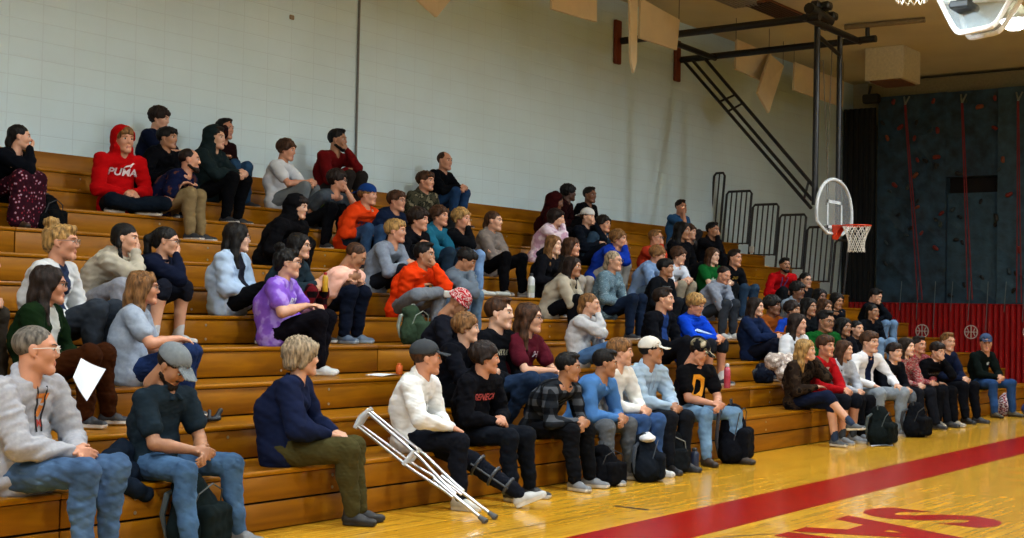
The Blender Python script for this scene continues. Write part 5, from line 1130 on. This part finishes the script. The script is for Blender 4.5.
def backpack(x, y, z, rz, s_, col, lab, col2=None, kind='plain', lean=.0, flop=0.):
    t_ = empty('backpack', (x, y, z), rz); tag(t_, lab, 'backpack'); m1 = cloth(col, kind); m2 = mat('strap_'+(col2 or '1c1e20'), col2 or '1c1e20', rough=.7)
    s = SDF(.05); H_ = (.36-flop)*s_; Rb = [[1, 0, 0], [0, 1, -.12], [0, .12, 1]]
    s.cone((-.085*s_, 0, .09*s_), (.085*s_, .0, .09*s_), .105*s_, k=.05, sq=((0, 1, 0), .9)); s.cone((0, 0, .12*s_), (.05*s_*math.sin(x*9), .03, H_*.78), .13*s_, .085*s_, k=.07)
    s.box((0, 0, -.05), (.5, .5, .05), .0, op=-1, k=.01)
    s.post.append(lambda X, Y, Z: .012*noise3(X, Y, Z, 5, int(abs(x)*10))+.007*noise3(X, Y, Z, 12, 4)); sdf_obj('body', s, .011, m1, t_)
    s = SDF(.03); s.box((0, -.085*s_, H_*.32), (.075*s_, .014*s_, H_*.17), .04*s_, k=.03)
    s.box((0, 0, -.05), (.5, .5, .05), .0, op=-1, k=.01); s.post.append(lambda X, Y, Z: .008*noise3(X, Y, Z, 9, 3)); sdf_obj('front_pocket', s, .01, m1, t_)
    q = MB(); q.tube([(-.03, .03, (.33-flop)*s_), (-.02, .035, (.37-flop)*s_), (.02, .035, (.37-flop)*s_), (.03, .03, (.33-flop)*s_)], .008, 8); q.build('top_handle', m2, t_, True)
    for sx_ in (-1, 1):
        q = MB(); q.tube([(sx_*.06*s_, .07*s_, (.29-flop)*s_), (sx_*.12*s_, .09*s_, (.26-flop)*s_), (sx_*.14*s_, .10*s_, .17*s_), (sx_*.12*s_, .09*s_, .06*s_)], [.012, .02, .018, .009], 8); q.build('shoulder_strap', m2, t_, True)
    q = MB(); q.tube([(-.14*s_, -.04, .14*s_), (-.10*s_, -.07*s_, (.27-flop)*s_), (0, -.08*s_, (.31-flop)*s_), (.10*s_, -.07*s_, (.27-flop)*s_), (.14*s_, -.04, .14*s_)], .005, 6); q.build('zip', m2, t_, True)
    return t_
def fl(u, v): p = on(u, v, 2, 0); return p.x, p.y
x, y = fl(202, 549); backpack(x, y+.05, 0, .3, 1.25, '10191a', 'dark backpack on the floor between the legs of the man in the grey cap', '3c4648')
x, y = fl(614, 486); backpack(x, y+.06, 0, -.2, .95, '0b0c10', 'small black bag on the floor between the blue quarter-zip boy\'s shoes', '1a1c20')
x, y = fl(653, 481); backpack(x, y+.06, 0, .5, 1.12, '10151c', "large black backpack with a white item on top, below the boy in the white cap", '2a3440')
x, y = fl(678, 473); backpack(x, y+.08, 0, -.5, 1.05, '12161a', 'black backpack with pale grey straps left of the brown boots', '8a9294')
x, y = fl(741, 463); backpack(x, y+.08, 0, .2, 1.25, '0c0e14', 'tall black backpack standing right of the boy in the letter D t-shirt', '2a2c34', flop=-.12)
x, y = fl(884, 445); backpack(x, y+.04, 0, .1, 1.2, '0e1414', 'round black backpack on the floor in front of the light grey trousers', '303a3a')
x, y = fl(921, 437); backpack(x, y+.06, 0, -.1, 1.15, '0b0d11', 'black backpack on the floor in front of the patterned sweaters', '1e2024')
p_ = on(417, 342, 1, edgey(4)+.1); backpack(p_.x, edgey(4)+.12, seatz(4), .1, 1.0, '2c3c2c', 'olive green backpack hanging below the boy in the bright orange hoodie', '7c867c')
p_ = on(48, 205, 1, edgey(9)-.1); backpack(p_.x, edgey(9)-.13, seatz(8), .3, .95, '0a0b0d', 'black bag beside the woman in the flowered skirt', '1e2024')
p_ = on(770, 368, 1, edgey(2)+.2); backpack(on(763, 375, 1, edgey(2)+.3).x, edgey(2)+.3, seatz(2), .1, .8, '0f1420', 'dark bag on the bleacher left of the furry cream coat', '20242c', flop=.08)
def sdfthing(name, lab, cat, loc, s, h, m_, rz=0, group=None):
    o = sdf_obj(name, s, h, m_); o.location = loc; o.rotation_euler = (0, 0, rz); return tag(o, lab, cat, group)
# white item on the round backpack
x, y = fl(653, 481); s = SDF(.02); s.ell((0, 0, .02), (.11, .07, .035)); s.ell((.05, .02, .04), (.05, .05, .03)); s.post.append(lambda X, Y, Z: .006*noise3(X, Y, Z, 14, 2)); sdfthing('white_cloth', 'crumpled white cloth lying on the round black backpack', 'cloth', (x-.02, y+.05, .345), s, .007, cloth('c9ccd0'), .4)
# furry cream coat
p_ = on(780, 372, 1, edgey(2)-.05); s = SDF(.05); s.cone((-.16, 0, .16), (.2, -.05, .14), .10); s.cone((-.12, -.12, .02), (.12, -.14, -.06), .09); s.cone((0, -.08, .1), (0, -.14, -.1), .1); s.post.append(lambda X, Y, Z: .016*noise3(X, Y, Z, 9, 7)+.008*noise3(X, Y, Z, 24, 8)); sdfthing('furry_coat', 'fluffy cream coat heaped on the lap of the girl in the white cardigan', 'coat', (p_.x, edgey(2)-.04, seatz(2)+.12), s, .011, cloth('b8aa9e', 'fuzzy:94867c:d2c8be'))
# dark garment left of the man in the cap
p_ = on(118, 478, 1, edgey(1)+.12); s = SDF(.04); s.cone((-.08, 0, .05), (.1, .02, .05), .075); s.cone((-.02, .03, .14), (.07, .05, .18), .07); s.cone((-.05, -.12, .02), (.1, -.14, -.06), .05); s.post.append(lambda X, Y, Z: .012*noise3(X, Y, Z, 8, 11)); sdfthing('folded_jacket', 'dark blue jacket heaped on the seat left of the man in the grey cap', 'jacket', (p_.x, edgey(1)+.13, seatz(1)), s, .009, cloth('141e2c'))
# striped bag and blue helmet-like bag at the far right
p_ = on(1003, 415, 2, 0); s = SDF(.05); s.cone((-.1, 0, .1), (.12, 0, .12), .12); s.cone((-.05, 0, .2), (.08, 0, .24), .09); s.box((0, 0, -.05), (.5, .5, .05), 0, op=-1, k=.01); s.post.append(lambda X, Y, Z: .012*noise3(X, Y, Z, 7, 12)); sdfthing('striped_blanket', 'white, red and navy striped blanket heaped on the floor at the far right', 'blanket', (20.9, -.14, 0), s, .012, cloth('b8b4b4', 'knit:8a1c22:141c34'))
s = SDF(.05); s.ell((0, 0, .09), (.2, .13, .10)); s.ell((.05, 0, .12), (.12, .12, .09)); s.box((0, 0, -.05), (.5, .5, .05), 0, op=-1, k=.01); sdfthing('blue_bag', 'shiny dark blue bag on the floor at the right edge', 'bag', (21.15, -.45, 0), s, .012, mat('blue_nylon', '16306e', rough=.35))
s = SDF(.03); s.cone((0, .05, .06), (0, .14, .08), .05); s.box((0, 0, -.05), (.5, .5, .05), 0, op=-1, k=.01); sdfthing('brown_shoe', 'brown shoe resting behind the striped blanket at the far right', 'shoe', (21.6, .12, seatz(1)), s, .009, mat('brown_suede', '4a3c2a'))
# bottles
def bottle(loc, r_, h_, col, capc, lab, rough=.4, alpha=1., band=None):
    t_ = empty('water_bottle', loc); tag(t_, lab, 'bottle'); m_ = mat('bottle_'+col, col, rough=rough)
    q = MB(); q.lathe([(r_*.9, 0), (r_, .01), (r_, h_*.72), (r_*.85, h_*.8), (r_*.5, h_*.86), (r_*.5, h_*.9)], n=18); q.build('body', m_, t_, True)
    q = MB(); q.lathe([(r_*.58, h_*.88), (r_*.6, h_*.98), (r_*.4, h_)], n=16); q.build('cap', mat('bottle_cap_'+capc, capc), t_, True)
    if band: q = MB(); q.lathe([(r_*1.01, h_*.2), (r_*1.015, h_*.5)], n=18); q.build('label', mat('bottle_label_'+band, band), t_, True)
p_ = on(531, 296, 1, edgey(6)+.08); bottle((p_.x, edgey(6)+.08, seatz(6)), .042, .29, 'c4c8c8', '1a1c1e', 'white metal water bottle standing on the bleacher left of the long-haired girl in black', band='a8b0a0')
p_ = on(727, 389, 1, edgey(2)+.06); bottle((p_.x, edgey(2)+.06, seatz(2)), .036, .27, 'b8485c', 'c8c8cc', 'clear bottle of pink drink standing right of the letter D t-shirt', rough=.2, band='a8283c')
x, y = fl(699, 470); bottle((x, y+.05, 0), .042, .2, '1a2c4c', '202832', 'dark blue tumbler on the floor between the boots and the tall backpack')
p_ = on(399, 380, 1, edgey(3)+.2); bottle((p_.x, edgey(3)+.2, seatz(3)), .03, .1, 'c85a20', 'd06a28', 'small orange container on the bleacher behind the cream hoodie')
pb = local_to_world(R[20], R[20]['wr'][-1]+unit(R[20]['hdv'][-1])*.085+A(0, -.02, -.07)); bottle(tuple(pb), .026, .17, 'b48a14', 'a01c1c', 'small yellow and red bottle held by the person in the red checked trousers')
# papers
PAPER = mat('white_paper', 'd8dce4', rough=.7, nscale=3, namp=.02)
def sheet(pts, lab, nm='sheet_of_paper'):
    q = MB(); a_, b_, c_, d_ = [Vector(p) for p in pts]; n_ = (b_-a_).cross(d_-a_).normalized(); N_ = 6; vs = []
    for k in (0, 1):
        for j in range(N_+1):
            for i in range(N_+1):
                f, g = i/N_, j/N_; p = (a_*(1-f)+b_*f)*(1-g)+(d_*(1-f)+c_*f)*g; vs.append(p+n_*(.012*math.sin(f*3.1)+k*.0015))
    M_ = (N_+1)**2; fs = []
    for j in range(N_):
        for i in range(N_):
            q0 = j*(N_+1)+i; fs.append((q0+N_+1, q0+N_+2, q0+1, q0)[::-1]); fs.append((M_+q0, M_+q0+1, M_+q0+N_+2, M_+q0+N_+1))
    q.add(vs, fs); return tag(q.build(nm, PAPER, None, True), lab, 'paper')
hw_ = local_to_world(R[13], R[13]['kn'][-1]); dy_ = hw_.y-.14
sheet([on(u, v, 1, dy_+o_) for u, v, o_ in ((81, 358, .05), (106, 369, -.03), (87, 401, -.06), (73, 377, 0))], 'white sheet of paper held by the woman in the green cardigan')
sheet([(14.5, -.62, .002), (14.75, -.78, .002), (15.15, -.6, .002), (14.9, -.45, .002)], 'white paper lying on the floor in front of the crossed shoes')
p_ = on(387, 381, 1, edgey(3)+.1); sheet([(p_.x-.12, edgey(3)+.04, seatz(3)+.004), (p_.x+.16, edgey(3)+.04, seatz(3)+.004), (p_.x+.16, edgey(3)+.24, seatz(3)+.004), (p_.x-.12, edgey(3)+.24, seatz(3)+.004)], 'paper lying on the bleacher left of the small orange container')
# papers and shoes by the grey-haired legs on the seventh row
p_ = on(503, 297, 1, edgey(6)+.12)
for i, (dx, c) in enumerate(((-.28, 'a8aeaa'), (.0, '9ea4a0'))):
    s = SDF(.02); s.cone((-.1, 0, .035), (.1, -.02, .03), .035, sq=((0, 0, 1), .8)); s.box((0, 0, -.05), (.5, .5, .05), 0, op=-1, k=.01); sdfthing('trainer', ['pale trainer lying left of the other one on the bleacher by the wide black trousers', 'pale trainer on the bleacher nearest the wide black trousers'][i], 'shoe', (p_.x+dx-.05, edgey(6)+.1, seatz(6)), s, .009, mat('trainer_'+c, c), .1, 'pale trainers on the bleacher')
# dark sandal at the left centre
p_ = on(206, 412, 1, edgey(2)+.25); s = SDF(.02); s.cone((-.11, 0, .02), (.1, 0, .025), .03, sq=((0, 0, 1), .6)); s.chain([(.0, -.04, .03), (.03, 0, .08), (.06, .04, .03)], [.012]*3); s.cone((.09, 0, .03), (.13, 0, .08), .018); sdfthing('dark_sandal', 'dark sandal lying on the bleacher right of the man in the grey cap', 'sandal', (p_.x, edgey(2)+.25, seatz(2)), s, .008, mat('dark_rubber', '101820', rough=.6))
# tennis ball by the skirt, phone-like items
p_ = on(52, 204, 1, edgey(9)-.1); s = SDF(); s.ell((0, 0, .04), (.042, .042, .042)); sdfthing('yellow_ball', 'small yellow and grey ball beside the flowered skirt', 'ball', (p_.x, edgey(9)-.05, seatz(8)+.02), s, .007, cloth('a89a30', 'tie:8c8c80:b8a83c'))
# lanyards and drawstrings belong to their wearers
def cords(r, name, dn0, dn1, dx0, dx1, col, rr=.004):
    q = MB()
    par = r['root']; g = next(c for c in par.children if c.name.split('.')[0] in ('hoodie', 'polo_shirt', 'jacket'))
    me = g.data; bv = BVHTree.FromPolygons([v_.co for v_ in me.vertices], [tuple(p.vertices) for p in me.polygons])
    for sx_ in (-1, 1):
        pts = []
        for i in range(9):
            f = i/8; o_ = Vector(r['Nk']-r['d']*(dn0+(dn1-dn0)*f)+A(sx_*(dx0+(dx1-dx0)*f), 0, 0)+r['fwd']*.45); hit = bv.ray_cast(o_, Vector(-r['fwd']), .9)
            if hit[0]: pts.append(hit[0]+Vector(r['fwd'])*.004)
        if len(pts) > 1: q.tube(pts, rr, 6)
    q.build(name, mat('cord_'+col, col, rough=.8), g, True)
cords(R[23], 'drawstring', .03, .28, .035, .02, '14161c', .005); cords(R[45], 'drawstring', .03, .2, .03, .03, 'a8bccc'); cords(R[72], 'lanyard', .02, .34, .05, .005, '5a4c8c', .008)
# knee brace of the stretched leg
r = R[36]; q = MB(); K, An = Vector(r['kn'][1]), Vector(r['an'][1])
for f, rr in ((.12, .078), (.45, .072), (.75, .062)):
    c = K.lerp(An, f); n_ = (An-K).normalized(); a_ = n_.orthogonal().normalized(); b_ = n_.cross(a_); q.tube([c+a_*rr*math.cos(t)+b_*rr*math.sin(t) for t in np.linspace(0, 6.283, 17)[:-1]], .013, 6, closed=True)
for s_ in (-1, 1): q.tube([K.lerp(An, .05)+Vector((s_*.08, 0, 0)), K.lerp(An, .8)+Vector((s_*.062, 0, 0))], .009, 6)
q.build('leg_brace', mat('brace_grey', '30363c', rough=.5), r['root'], True)
